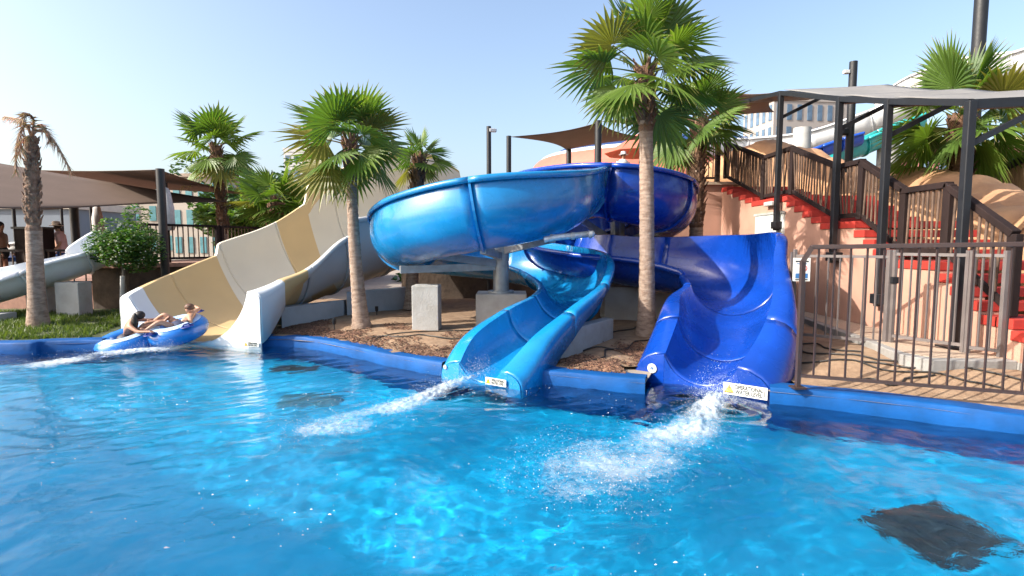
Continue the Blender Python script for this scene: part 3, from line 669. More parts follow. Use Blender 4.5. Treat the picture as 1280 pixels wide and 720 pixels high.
MB().bar(P(990,330,8.1)+V((0,0,-1.4)),P(990,315,8.1),.03).build('sign_post',M['greyrail'],so)
# ------------------------------------------------------------ palms
def fan(m,base,az,el,pet,Lf,rnd,green,spread=R(105),nb=24,droop=.5,stiff=.6):
    d=V((math.cos(az)*math.cos(el),math.sin(az)*math.cos(el),math.sin(el)))
    pts=[];p=V(base);
    for k in range(6):
        pts.append(p.copy()); d2=(d+V((0,0,-.12*k*droop*.5))).normalized(); p=p+d2*pet/5
    e=pts[-1]; dd=(pts[-1]-pts[-2]).normalized(); n0=len(m.v)
    pm=MB().tube(pts,[.018,.016,.014,.012,.011,.01],4,cap=False)
    m.add(pm.v,pm.f,1,col=(green[0]*1.3,green[1]*1.0,green[2]))
    S=dd.cross(V((0,0,1)));  S=S.normalized() if S.length>.05 else V((1,0,0))
    S=(Matrix.Rotation(rnd.uniform(-.9,.9),3,dd)@S); Nn=S.cross(dd).normalized()
    dphi=2*spread/nb
    for k in range(nb+1):
        ph=-spread+dphi*k; u=dd*math.cos(ph)+S*math.sin(ph); sd=Nn.cross(u).normalized()
        L_=Lf*(1-.22*abs(ph)/spread)*rnd.uniform(.9,1.06); dr=droop*rnd.uniform(.6,1.4)
        vs=[];cols=[]
        for t in (0.03,.3,.58,.8,1.0):
            rho=L_*t; wv=rho*math.tan(dphi/2)*1.02 if t<.6 else L_*.58*math.tan(dphi/2)*(1-t)/.42*.95
            q=e+u*rho+Nn*(-.10*Lf*(math.sin(ph)**2)*t)+V((0,0,-1))*(dr*Lf*.42*max(0,t-.3)**2)
            g=[green[i]*(1.12 if k%2 else .9) for i in range(3)]
            if t>.9: g=[.30,.24,.09]
            vs+=[q-sd*wv,q+Nn*wv*-.5,q+sd*wv]; cols+=[tuple(g)]*3
        m.add(vs,[(i*3+j,i*3+j+1,i*3+j+4,i*3+j+3) for i in range(4) for j in(0,1)],0,col=cols)
def palm(base,top,rad,label,nleaf=30,tr=(.15,.09),bootf=.25,seed=1,elmin=-45,trunkmat=None,rough=False,pf=.45,nb=24,yell=.12,group='fan palms around the slides'):
    rnd=random.Random(seed); base,top=V(base),V(top); o=empty('fan_palm',base,label,'palm tree',group)
    H=(top-base).length; n=64; pts=[];rr=[]
    bend=V((rnd.uniform(-.1,.1),0,0))
    for i in range(n+1):
        t=i/n; p=base.lerp(top,t)+bend*math.sin(PI*t)*.8; pts.append(p)
        r=tr[0]+(tr[1]-tr[0])*t**.7; r*=1+(.35*math.exp(-t*14)); r*=1+(.035 if i%2 else -.02)+rnd.uniform(-.015,.015)
        rr.append(r)
    MB().tube(pts,rr,16).build('trunk',trunkmat or M['trunk'],o,smooth=True,auto=60)
    # boots: overlapping leaf bases
    m=MB(); b0=1-bootf
    nb_=int(60*bootf*H/1.2)+10
    for i in range(nb_):
        t=b0+(1-b0)*i/nb_; k=int(t*n); p=pts[k].lerp(pts[min(k+1,n)],t*n-k); a=i*2.4+rnd.uniform(-.3,.3); r=tr[1]*(1.02+.25*(t-b0)/(1-b0+1e-6))
        out=V((math.cos(a),math.sin(a),0)); sd=V((-out.y,out.x,0)); w_=.055*tr[1]/.09; L_=rnd.uniform(.14,.26)
        q=p+out*r*.85; tip=p+out*(r+rnd.uniform(.03,.1))+V((0,0,L_)); sp=sd*rnd.uniform(-.05,.05)
        m.add([q-sd*w_,q+out*.035,q+sd*w_,tip-sd*w_*.35+sp,tip+out*.02+sp,tip+sd*w_*.35+sp,q-out*.04],[(0,1,4,3),(1,2,5,4),(3,4,5),(0,3,5,2),(0,6,1),(1,6,2)])
    kk=int(b0*n); m.tube(pts[kk:],[tr[1]*1.1*(1+.12*math.sin(i*1.9)) for i in range(len(pts[kk:]))],12)
    m.build('leaf_boots',M['boot'],o)
    m=MB(); top=pts[-1]
    for i in range(nleaf):
        t=(i+.5)/nleaf; el=R(76-(76-elmin)*t**.9+rnd.uniform(-12,12)); a=i*2.39996+rnd.uniform(-.25,.25)
        g=rnd.random(); base_g=(.055+.07*g,.11+.085*g,.018+.014*g)
        dr=.35+.55*t
        if rnd.random()<yell and t>.4: base_g=(.15+.06*g,.15+.04*g,.035)
        fan(m,top+V((0,0,-.12*t*rad)),a,el,rad*pf*rnd.uniform(.7,1.15),rad*(1-pf)*1.2*rnd.uniform(.85,1.12),rnd,base_g,nb=nb,droop=dr)
    # young spear leaves
    for i in range(3):
        a=rnd.random()*6.28; q=top+V((math.cos(a)*.04,math.sin(a)*.04,rad*.62)); pm=MB().tube([top,top.lerp(q,.6),q],[.012,.02,.003],5); m.add(pm.v,pm.f,1,col=(.14,.22,.05))
    m.build('crown',[LEAF,LEAF],o,smooth=False)
    return o
def gz(px,py,z=.27): return PZ(px,py,z)
def topat(px,py,D): return P(px,py,D)
b=gz(452,409); palm(b,topat(438,176,b.y-.1),1.30,'tall fan palm with pale slim trunk left of the light blue slide',21,(.15,.085),.20,3,-38)
b=gz(808,419); palm(b,topat(806,84,b.y),1.5,'tallest fan palm with pale trunk standing between the two blue slides',27,(.15,.11),.22,5,-34,pf=.5,yell=.1)
palm(P(871,300,14.3)-V((0,0,1.8)),topat(873,150,14.2),1.5,'shorter fan palm with rough brown trunk behind the dark blue slide',20,(.19,.155),.55,9,-34,yell=.1)
palm(P(283,330,19),topat(270,182,19),1.62,'fan palm with slender brown trunk behind the left deck railing',19,(.16,.13),.75,12,-35,nb=20,yell=.12)
palm(P(345,330,18),topat(345,252,18),1.5,'low bushy fan palm behind the cream slide',20,(.22,.2),.6,14,-30,nb=20)
palm(P(398,330,19.5),topat(397,262,19.5),1.15,'smaller fan palm tucked between the bushy palm and the tall arch',14,(.2,.18),.6,15,-30,nb=18)
b=P(515,386,13.5); palm(b,topat(525,196,13.5),.86,'young fan palm peeking over the cream arch left of the bowl',13,(.17,.12),.6,21,-40,nb=18)
palm(P(1200,300,13.5),topat(1202,146,13.5),1.9,'wide crowned fan palm behind the rock and the stair canopy',24,(.22,.2),.6,17,-45,nb=26)
# dying palm, left
o=empty('dying_palm',gz(48,408),'dying palm with a thick trunk and a few withered brown fronds','palm tree')
b=gz(48,408); t_=P(39,172,b.y); pts=[];rr=[]
for i in range(71):
    t=i/70; p=b.lerp(t_,t)+V((-.02,0,0))*math.sin(PI*t); pts.append(p); r=.185*(1-.1*t)*(1+.5*math.exp(-t*10))
    if t>.52: r*=.86+.10*math.sin(i*2.1)+random.uniform(-.05,.05)
    rr.append(r*.74)
MB().tube(pts[:38],rr[:38],18).build('trunk',M['trunk'],o,smooth=True,auto=60)
m=MB().tube(pts[36:],[x*1.04 for x in rr[36:]],14)
for i in range(150):
    k=random.randrange(38,70); a=random.random()*6.28; out=V((math.cos(a),math.sin(a),0)); sd=V((-out.y,out.x,0)); q=pts[k]+out*rr[k]*.95; tp_=q+out*random.uniform(.02,.06)+V((0,0,random.uniform(.05,.14)))
    m.add([q-sd*.05,q+sd*.05,tp_+sd*.02,tp_-sd*.02,q+out*.03],[(0,4,3),(4,1,2),(4,2,3),(0,3,2,1)])
m.build('leaf_boots',mat('dry_boots',(.24,.155,.11),.95,.4,9,bump=1,bs=26,rgb2=(.10,.06,.04)),o)
def frond(m,pts,leaf,rnd,col):
    pts=[V(q) for q in pts]; cr=[V(q) for q in crom([tuple(p) for p in pts],8)]; pm=MB().tube(cr,.018,5); m.add(pm.v,pm.f,0,col=col)
    n=len(cr)
    for i in range(n//6,n):
        for sgn in(-1,1):
            for rep in range(3):
                t=(cr[min(i+1,n-1)]-cr[i-1]).normalized(); sd=t.cross(V((0,1,0))).normalized()*sgn
                L_=leaf*(1-.5*i/n)*rnd.uniform(.6,1.1); q=cr[i]+t*rnd.uniform(0,.05); e=q+(sd*.25+t*.7+V((rnd.gauss(0,.25),rnd.gauss(0,.25),-.55)))*L_; w_=t*.016
                c=tuple(v*rnd.uniform(.7,1.25) for v in col); m.add([q-w_,q+w_,e],[(0,1,2)],0,col=c)
m=MB(); rnd=random.Random(4); c=pts[-1]
def rel(px,py,dd=0): return P(px,py,b.y+dd)
brn=(.30,.19,.12)
for fr in ([c,rel(30,152),rel(18,148,.1),rel(6,146,.2)],[c,rel(34,156,-.1),rel(24,168,-.2),rel(20,192,-.2),rel(20,212,-.2)],[c,rel(48,156),rel(60,166),rel(62,172)],[c,rel(50,162,.2),rel(64,172,.2),rel(76,190,.1),rel(88,213,.1)],[c,rel(42,150,-.1),rel(34,142,-.2),rel(28,148,-.3)],[c,rel(36,170,-.2),rel(27,176,-.3),rel(24,190,-.3)]):
    frond(m,fr,.34,rnd,brn)
m.build('withered_fronds',DRY,o)
# ------------------------------------------------------------ leafy trees and bush
def leafball(m,c,r,n,rnd,cols,ls,flat=1.0,clumps=14,g=.42):
    cl=[(c+V((rnd.gauss(0,g)*r[0],rnd.gauss(0,g)*r[1],rnd.gauss(0,g*.9)*r[2])),rnd.uniform(.28,.5)) for _ in range(clumps)]
    for i in range(n):
        q,s=cl[rnd.randrange(clumps)]; d=V((rnd.gauss(0,1),rnd.gauss(0,1),rnd.gauss(0,1))).normalized()
        rad_=rnd.uniform(.55,1)**.5; p=q+V((d.x*r[0],d.y*r[1],d.z*r[2]))*s*rad_
        a=rnd.random()*6.28; u=V((math.cos(a),math.sin(a),rnd.uniform(-.6,.4))).normalized(); v=u.cross(V((rnd.gauss(0,1),rnd.gauss(0,1),rnd.gauss(1,1)))).normalized(); L_=ls*rnd.uniform(.6,1.3)
        cc=cols[rnd.randrange(len(cols))]; k=rnd.uniform(.75,1.25); cc=tuple(x*k for x in cc)
        m.add([p-u*L_,p+v*L_*.42,p+u*L_,p-v*L_*.42],[(0,1,2,3)],col=cc)
rnd=random.Random(8)
b=P(156,374,12.5); b.z=.27; bt=empty('clipped_bush_tree',b,'round leafy bush tree with pale flowers beside the white slide','small tree')
MB().tube([b,b+V((0,0,.5)),P(154,330,b.y)],[.05,.045,.03],8).build('trunk',M['bark'],bt,smooth=True)
MB().tube([b+V((-.02,-.1,0)),P(153,345,b.y-.1)],.045,8).build('support_sleeve',M['plinth'],bt)
m=MB(); cen=P(158,308,b.y); leafball(m,cen,(.95,.85,.80),11000,rnd,[(.04,.11,.02),(.06,.14,.025),(.03,.08,.016),(.10,.15,.035)],.042,clumps=30,g=.26)
m.build('crown',LEAF,bt)
m=MB(); 
for i in range(90):
    d=V((rnd.gauss(0,1),rnd.gauss(0,1)-.6,rnd.gauss(0,1))).normalized(); p=cen+V((d.x*.62,d.y*.56,d.z*.52)); s=.018
    m.add([p+V((s,0,0)),p+V((0,0,s)),p+V((-s,0,0)),p+V((0,0,-s)),p+V((0,-s,0))],[(0,1,4),(1,2,4),(2,3,4),(3,0,4)],col=(.75,.72,.62))
m.build('blossom',DRY,bt)
def tree(px,py,D,r,label,seed,col,n=5200,ls=.16):
    rnd=random.Random(seed); c=P(px,py,D); b=V((c.x,c.y,.14)); o=empty('leafy_tree',b,label,'tree','broad trees behind the cream slide')
    MB().tube([b,b.lerp(c,.6),c],[.28,.2,.1],8).build('trunk',M['bark'],o,smooth=True)
    m=MB(); leafball(m,c,r,n,rnd,col,ls,clumps=24); m.build('crown',LEAF,o)
dg=[(.035,.085,.02),(.05,.11,.022),(.03,.065,.018)]; lg=[(.09,.17,.03),(.07,.14,.03),(.12,.19,.04)]
tree(292,268,28,(2.3,2,1.9),'dark leafy tree behind the left deck railing',31,dg)
tree(322,280,24,(1.8,1.6,1.3),'bright green shrubby tree under the bushy palm',32,lg)
tree(372,255,27,(2.0,2,1.9),'dark tree between the two palms behind the cream slide',33,dg)
tree(405,275,25,(1.3,1.5,1.2),'light green tree at the foot of the tall cream arch',34,lg)
tree(560,352,26,(1.9,1.5,.8),'low dark hedge tree seen below the light blue bowl',35,dg,2500)
# ------------------------------------------------------------ left zone: white flume, deck, sails, people
r4=empty('white_slide',(0,0,0),'white open slide running down to the left behind the bush tree','water slide')
W4=[(*P(160,312,13.8),.7,75,72,.1,.05,.07,.07,.05,.05,0),(*P(112,340,12.9),.7,75,72,.0,.05,.07,.07,.05,.05,0),(*P(50,362,12.4),.78,70,72,.0,.08,.07,.07,.05,.05,-4),(*P(-10,380,12.0),.8,66,76,.0,.1,.07,.07,.05,.05,-4),(*P(-80,395,11.6),.8,66,80,.0,.2,.07,.07,.05,.05,0)]
flume(r4,W4,[M['white'],M['white'],M['white']],cuts=[0,1,2,4])
for px,D,w_,z1,lab in ((90,12.2,.52,1.05,'square grey block under the white slide, the larger and brighter one'),(52,12.6,.5,1.0,'square grey block half hidden by the dying palm trunk'),(-6,11.4,.4,.45,'low grey block cut off at the left edge of the picture')):
    pedestal(px,D,.1,z1,w_,.4,lab)
dk=empty('left_deck',(-12,17,0),'raised timber deck with a dark stone retaining wall on the left','deck')
dpoly=[(-10.6,13.7),(-9.6,13.6),(-8.4,15.2),(-7.6,17.5),(-7.2,20.5),(-7.2,30),(-10.6,30)]
MB().prism([(-22,14.2),(-10.6,14.2),(-10.6,30),(-22,30)],.1,.78).build('deck_floor',mat('deck_tiles',(.34,.19,.14),.8,.2,5),dk)
MB().prism(dpoly,.1,1.30).build('retaining_wall',M['darkrock'],dk)
MB().prism([(-10.65,13.6),(-9.5,13.5),(-8.3,15.15),(-7.5,17.4),(-7.1,20.5),(-7.1,30),(-10.65,30)],1.30,1.40).build('deck_floor',mat('deck_tiles',(.34,.19,.14),.8,.2,5),dk)
straight_rail((-9.4,14.0,1.4),(-8.35,15.5,1.4),1.0,'timber railing of the left deck, short part beside the dark pole',.13)
straight_rail((-8.3,15.6,1.4),(-7.3,20.3,1.4),1.0,'timber railing of the left deck, long part in front of the teal windows',.14)
straight_rail((-15,14.3,.78),(-10.9,14.3,.78),.95,'low dark rail by the bathers on the left deck',.3)
def pole(px,D,y0,y1,label,w_=.13,name='sail_pole',grp='dark poles holding shade sails',sq=False):
    a=P(px,y0,D); b=P(px,y1,D); b=V((a.x,D,min(b.z,a.z-.5)));
    m=MB(); m.tube([b,a],w_/2,12) if not sq else m.box((a+b)/2,(w_,w_,a.z-b.z)); o=m.build(name,M['black'],smooth=not sq,auto=40); return tag(o,label,'pole',grp)
pole(200,13.4,211,352,'dark pole at the front of the left deck holding the higher sail',.19)
pole(92,17,256,325,'thick dark pole between the bathers on the left deck',.24)
pole(16,18,250,325,'thin dark pole near the left edge of the picture',.1)
pole(76,20,252,320,'thin grey pole behind the bather with a hat',.09)
pole(113,19,256,325,'thin dark pole next to the closed parasol',.09)
def sail(c,label,mt='sail',sag=.10,dip=.1):
    o=sailmesh(c,sag,16,dip).build('shade_sail',M[mt],smooth='keep',solid=.01); return tag(o,label,'shade sail','stretched fabric shade sails')
sail([P(285,252,19),P(-220,165,15),P(-230,262,9.5),P(60,262,14)],'lower brown shade sail spanning the bathers on the left',sag=.03)
sail([P(30,212,22),P(199,212,13.5),P(310,243,21),P(170,236,26)],'higher brown shade sail fixed to the dark pole on the left',sag=.05)
# parasols closed
def closed_parasol(px,D,y0,y1,label):
    a=P(px,y0,D); b=V((a.x,D,.78 if px<150 else 1.4)); o=empty('closed_parasol',b,label,'parasol','folded pale parasols on the left deck')
    MB().tube([b,a+V((0,0,.1))],.03,8).build('pole',M['wood'],o)
    c=P(px,y1,D); prof=[(.02,a.z),(.09,a.z-.1),(.14,(a.z+c.z)/2),(.17,c.z+.1),(.12,c.z)]
    m=MB(); m.lathe(prof,(a.x,a.y,0),14); m.v=[(x+.03*math.sin(z*9+x*40),y,z) for x,y,z in m.v]; m.build('folded_canopy',mat('parasol_cloth',(.50,.47,.46),.9,.15,5),o,smooth=True)
closed_parasol(208,14.6,233,288,'folded white parasol right behind the dark pole on the deck')
closed_parasol(121,17.5,256,292,'folded white parasol behind the flowering bush tree')
ca=empty('dark_cabinet',P(44,305,15.5),'dark cabinet on the left deck behind the dying palm','cabinet')
p=P(44,305,15.5); MB().box((p.x,p.y,1.55),(.72,.5,1.55)).build('body',M['wood'],ca,bevel=.01); MB().box((p.x,p.y,2.35),(.8,.58,.06)).build('top',M['black'],ca)
# ------------------------------------------------------------ people
def person(name,joints,bones,label,skin,parts=(),root='pelvis',parent_loc=None,hands=()):
    keys=list(joints); bm=bmesh.new(); sk=bm.verts.layers.skin.verify(); vv={}
    J={k:(V(j[0]),j[1]) for k,j in joints.items()}
    # hands: palm plus five fingers
    B=list(bones)
    for h,pv in hands:
        w_,_=J[h]; p_,_=J[pv]; d=(w_-p_).normalized(); s=d.cross(V((0,0,1))).normalized(); u=s.cross(d)
        J[h+'_palm']=(w_+d*.07,.026); B.append((h,h+'_palm'))
        for i,(o_,l_) in enumerate(((-.032,.06),(-.012,.075),(.010,.07),(.030,.055))):
            a=w_+d*.10+s*o_; J[f'{h}_f{i}']=(a,.0095); J[f'{h}_g{i}']=(a+d*l_*.6-u*.02,.008); B+= [(h+'_palm',f'{h}_f{i}'),(f'{h}_f{i}',f'{h}_g{i}')]
        a=w_+d*.05-s*.045; J[h+'_t']=(a,.010); J[h+'_u']=(a+d*.035-s*.01-u*.012,.009); B+=[(h,h+'_t'),(h+'_t',h+'_u')]
    for k,(p,r) in J.items():
        v=bm.verts.new(p); vv[k]=v; v[sk].radius=(r,r) if not isinstance(r,tuple) else r; v[sk].use_root=(k==root)
    for a,b in B: bm.edges.new((vv[a],vv[b]))
    me=bpy.data.meshes.new('body'); bm.to_mesh(me); bm.free(); me.materials.append(skin)
    o=bpy.data.objects.new(name,me); COL.objects.link(o); md=o.modifiers.new('skin','SKIN'); md.use_smooth_shade=True; md=o.modifiers.new('sub','SUBSURF'); md.levels=2; md.render_levels=2
    tag(o,label,'person'); return o
def blob(name,c,r,mt,parent,n=14,dr=None,seed=0,rot=None):
    m=MB(); prof=[(math.sin(PI*i/n)*1,-math.cos(PI*i/n)) for i in range(n+1)]; m.lathe([(a,b) for a,b in prof],(0,0,0),16)
    rot=rot or Matrix.Identity(3); c=V(c)
    m.v=[tuple(c+rot@V((x*r[0],y*r[1],z*r[2]))*(1+.06*nz(x*3+seed,y*3,z*3))) for x,y,z in m.v]
    o=m.build(name,mt,parent,smooth='keep'); o.matrix_parent_inverse=Matrix(); return o
BON=[('pelvis','waist'),('waist','chest'),('chest','neck'),('neck','chin'),('chin','head'),('head','crownp'),('chest','shL'),('shL','elL'),('elL','haL'),('chest','shR'),('shR','elR'),('elR','haR'),('pelvis','hipL'),('hipL','knL'),('knL','anL'),('anL','toL'),('pelvis','hipR'),('hipR','knR'),('knR','anR'),('anR','toR')]
RS_=1
def std(J,RS_=1):
    rad=dict(pelvis=.13,waist=.115,chest=.13,neck=.05,chin=.06,head=.088,crownp=.06,shL=.06,elL=.04,haL=.027,shR=.06,elR=.04,haR=.027,hipL=.09,knL=.055,anL=.036,toL=.025,hipR=.09,knR=.055,anR=.036,toR=.025)
    return {k:(v,rad[k]*RS_) for k,v in J.items()}
# raft (double tube)
RC=PZ(180,424,.0)+V((0,.55,0)); 
RC=V((-6.68,10.1,.03))
ax=V((1,.3,.22)).normalized(); sx=V((-.36,1,.22)).normalized(); sx=(sx-ax*sx.dot(ax)).normalized(); upv=ax.cross(sx).normalized()
RS=.82
def RL(a,s,u): return RC+(ax*a+sx*s+upv*u)*RS
raft=empty('double_tube',RC,'blue figure eight double tube with white print carrying two riders','inflatable tube')
for cx_ in(-.50,.50):
    m=MB(); N1,N2=40,16; vs=[];fs=[]
    for i in range(N1):
        a=2*PI*i/N1
        for k in range(N2):
            b_=2*PI*k/N2; rr_=.41+.22*math.cos(b_); vs.append(RL(cx_+rr_*1.05*math.cos(a),rr_*1.0*math.sin(a),.20+.22*math.sin(b_)*(1+.02*math.sin(a*16))))
    for i in range(N1):
        for k in range(N2): fs.append((i*N2+k,((i+1)%N1)*N2+k,((i+1)%N1)*N2+(k+1)%N2,i*N2+(k+1)%N2))
    m.add(vs,fs); m.build('ring',M['raft'],raft,smooth=True)
    # printed strip on top
    m=MB(); vs=[];fs=[]
    for i in range(N1+1):
        a=2*PI*i/N1
        for k in range(5):
            b_=R(58+16*k); rr_=.41+.224*math.cos(b_); vs.append(RL(cx_+rr_*1.05*math.cos(a),rr_*math.sin(a),.20+.226*math.sin(b_)))
    for i in range(N1):
        if cx_<0 and 2<i<24 : continue
        for k in range(4): fs.append((i*5+k,i*5+5+k,i*5+6+k,i*5+k+1))
    m.add(vs,fs); m.build('white_print',M['raftw'],raft,smooth=True)
    m=MB().lathe([(0,.06),(.3,.06),(.3,.04),(0,.04)],(0,0,0),20); m.v=[tuple(RL(cx_+x,y,z)) for x,y,z in m.v]; m.build('seat_floor',M['raft'],raft)
for s_,a_ in((-.46,.12),(-.50,.86),(.46,.1),(.5,.9)):
    m=MB(); q=[RL(a_-.09,s_,.40),RL(a_-.05,s_,.45),RL(a_+.05,s_,.45),RL(a_+.09,s_,.40)]; m.tube(q,.016,8); m.build('handle',mat('navy_vinyl',(.01,.03,.22),.4,.1),raft,smooth=True)
    m=MB().lathe([(0,.404),(.11,.402),(.12,.39)],(0,0,0),16); m.v=[tuple(RL(a_+x*1.2,s_+y*.8,z)) for x,y,z in m.v]; m.build('handle_patch',MC['navy_vinyl'],raft)
# rider A on the left ring
J=dict(pelvis=RL(-.52,.02,.24),waist=RL(-.46,.0,.42),chest=RL(-.33,-.02,.60),neck=RL(-.22,-.02,.70),chin=RL(-.15,-.02,.71),head=RL(-.09,-.02,.72),crownp=RL(-.03,-.02,.70),
 shL=RL(-.30,.18,.63),elL=RL(-.10,.34,.50),haL=RL(.08,.42,.45),shR=RL(-.30,-.20,.60),elR=RL(-.12,-.38,.48),haR=RL(.06,-.46,.47),
 hipL=RL(-.46,.1,.24),knL=RL(-.08,.12,.50),anL=RL(.30,.12,.46),toL=RL(.42,.12,.54),hipR=RL(-.46,-.08,.24),knR=RL(-.08,-.10,.50),anR=RL(.28,-.1,.46),toR=RL(.40,-.1,.54))
pa=person('person',std(J,.8),BON,'person leaning forward on the left ring of the tube, long dark hair',M['skin2'],hands=(('haL','elL'),('haR','elR')))
blob('hair',J['head']+V((-.01,0,.022)),(.088,.085,.078),M['hair'],pa,seed=1)
blob('hair',J['head']+V((-.05,-.08,-.08)),(.06,.05,.15),M['hair'],pa,seed=2)
blob('swimsuit',RL(-.50,.01,.26),(.175,.18,.12),mat('dark_swimsuit',(.03,.03,.05),.6,.2),pa,seed=3)
# rider B on the right ring, facing the left
J=dict(pelvis=RL(.62,.02,.26),waist=RL(.74,.02,.36),chest=RL(.88,.04,.44),neck=RL(.92,.05,.53),chin=RL(.88,.05,.58),head=RL(.85,.05,.62),crownp=RL(.86,.05,.70),
 shL=RL(.88,-.16,.48),elL=RL(.92,-.36,.44),haL=RL(.90,-.46,.50),shR=RL(.88,.22,.48),elR=RL(1.0,.34,.5),haR=RL(.94,.42,.52),
 hipL=RL(.55,-.08,.26),knL=RL(.28,-.2,.56),anL=RL(-.02,-.26,.44),toL=RL(-.1,-.26,.52),hipR=RL(.55,.12,.26),knR=RL(.3,.2,.60),anR=RL(.02,.24,.46),toR=RL(-.08,.24,.54))
pb=person('person',std(J,.8),BON,'person sitting on the right ring of the tube with short brown hair',M['skin'],hands=(('haL','elL'),('haR','elR')))
blob('hair',J['head']+V((.015,.01,.045)),(.085,.082,.07),M['hairb'],pb,seed=4)
blob('swim_shorts',RL(.60,.02,.28),(.2,.2,.12),mat('navy_shorts',(.02,.03,.08),.7,.2),pb,seed=5)
def standing(base,face,label,skin,shirt=None,shirtlab='shirt',hat=None,short=None,lean=0,arms=.12):
    b=V(base); f=V((math.cos(face),math.sin(face),0)); s=V((-f.y,f.x,0)); Z=V((0,0,1))
    def q(a,l,h): return b+f*(a+lean*max(0,h-.9))+s*l+Z*h
    J=dict(pelvis=q(0,0,.93),waist=q(0,0,1.08),chest=q(0,0,1.30),neck=q(.01,0,1.47),chin=q(.03,0,1.55),head=q(.03,0,1.62),crownp=q(.02,0,1.70),shL=q(0,.19,1.38),elL=q(-.02,.26,1.12),haL=q(arms,.24,.90),shR=q(0,-.19,1.38),elR=q(-.02,-.26,1.12),haR=q(arms,-.24,.90),
     hipL=q(0,.09,.88),knL=q(.02,.1,.48),anL=q(-.02,.1,.09),toL=q(.12,.12,.04),hipR=q(0,-.09,.88),knR=q(.02,-.1,.48),anR=q(-.02,-.1,.09),toR=q(.12,-.12,.04))
    o=person('person',std(J),BON,label,skin,hands=(('haL','elL'),('haR','elR')))
    if shirt:
        m=MB(); m.lathe([(.175,-.42),(.17,-.2),(.185,0),(.19,.1),(.12,.19),(.06,.22)],(0,0,0),18,sx=.72,sy=1.12)
        rot=Matrix.Rotation(face,3,'Z'); m.v=[tuple(q(0,0,1.28)+rot@V(v)+f*lean*V(v).z) for v in m.v]; x=m.build('shirt',shirt,o,smooth=True); x.matrix_parent_inverse=Matrix()
        for sd in('L','R'):
            x=MB().tube([J['sh'+sd],J['sh'+sd].lerp(J['el'+sd],.75)],[.075,.06],10).build('sleeve',shirt,o,smooth=True); x.matrix_parent_inverse=Matrix()
    if short: blob('shorts',q(0,0,.88),(.15,.19,.2),short,o,seed=3)
    if hat:
        m=MB().lathe([(.17,-.01),(.175,0),(.1,.015),(.10,.08),(.08,.12),(0,.13)],J['crownp']+V((0,0,-.04)),18); x=m.build('hat',hat,o,smooth=True); x.matrix_parent_inverse=Matrix()
    blob('hair',J['head']+V((0,0,.03))-f*.03,(.095,.095,.10),M['hair'],o,seed=6)
    return o
x=P(779,200,21.3).x; standing((x,21.3,3.67),-1.4,'person in a white shirt and white sun hat above the dark blue bowl',M['skin2'],mat('white_cloth',(.75,.75,.75),.8,.05),hat=mat('white_cloth',(0,0,0)),short=mat('navy_cloth',(.02,.03,.08),.8,.1))
x=P(79,300,16).x; standing((x,16,.78),3.6,'person in a pink shirt and pale sun hat leaning forward on the left deck',M['skin'],mat('pink_cloth',(.68,.42,.40),.8,.1),hat=mat('pale_hat',(.70,.58,.50),.8,.1),short=mat('blue_cloth',(.02,.08,.28),.8,.1),lean=.15,arms=.2)
x=P(65,300,17).x; standing((x,17.3,.68),1.2,'bare backed person with short dark hair left of the pink shirt',M['skin2'],short=mat('blue_cloth',(0,0,0)))
x=P(1,300,15.2).x; standing((x,15.2,.78),.2,'bare chested person at the left edge of the picture',M['skin2'],short=mat('black_cloth',(.02,.02,.02),.8,.1))
lb=empty('sun_lounger',P(14,312,15.6),'blue covered sun lounger with white towels by the bare chested bather','sun lounger')
p=P(14,318,15.6); MB().box((p.x,p.y,1.46),(1.0,.6,.12)).build('mattress',mat('blue_cloth',(0,0,0)),lb,bevel=.03); 
for dx in(-.42,.42):
    for dy in(-.22,.22): MB().box((p.x+dx,p.y+dy,1.09),(.05,.05,.62)).build('leg',M['plinth'],lb)
tw=blob('towels',(p.x+.1,p.y+.02,1.72),(.32,.2,.24),mat('white_cloth',(0,0,0)),None,seed=9); tag(tw,'crumpled white towels piled behind the blue sun lounger','towel')
# ------------------------------------------------------------ centre: posts, sails, bowl, parasol
pole(611,16.5,158,374,'slim dark pole carrying a small camera, left of the centre sail',.14)
p=P(616,163,16.5); tag(MB().box(p,(.22,.12,.1),.3).build('security_camera',mat('camera_grey',(.5,.5,.5),.5,.1),bevel=.02),'small pale camera at the top of the slim dark pole','camera')
pole(636,17,170,374,'dark pole at the left corner of the centre sail',.15)
pole(748,17.2,151,232,'dark pole at the peak of the centre sail',.22)
pole(711,21,182,232,'dark pole at the low corner of the centre sail',.2)
pole(809,19,150,232,'dark pole mostly hidden behind the tall palm trunk',.2)
sail([P(638,171,17),P(748,153,17.1),P(815,173,21),P(708,187,21)],'brown shade sail with a peaked corner above the light blue bowl',sag=.10,dip=.05)
sail([P(752,152,17.3),P(835,136,16.5),P(885,150,21),P(812,160,20)],'brown shade sail glimpsed behind the crown of the tall palm',sag=.08)
sail([P(905,112,16),P(968,116,13),P(968,140,22),P(880,150,22)],'brown grey shade sail joining the stair canopy behind the short palm',sag=.08)
bw=empty('bowl_ride',(4,34,0),'huge white, blue and salmon rounded ride bowl behind the centre sail','ride bowl')
c=P(830,300,33); 
def ring(r0,z0,r1,z1,mt,nm): MB().lathe([(r0,z0),((r0+r1)/2,(z0+z1)/2+.08),(r1,z1)],(c.x,c.y,0),72,sx=1,sy=.8).build(nm,mt,bw,smooth=True)
zz_=lambda py: P(640,py,33).z
SAL=mat('salmon_gelcoat',(.46,.13,.085),.5,.08)
ring(8.3,zz_(300),8.1,zz_(216),SAL,'base'); ring(8.1,zz_(216),7.6,zz_(203),SAL,'salmon_band')
ring(7.6,zz_(203),7.1,zz_(198),M['white'],'white_band')
ring(7.1,zz_(198),5.6,zz_(186),mat('navy_gelcoat',(.02,.05,.16),.4,.08),'blue_band')
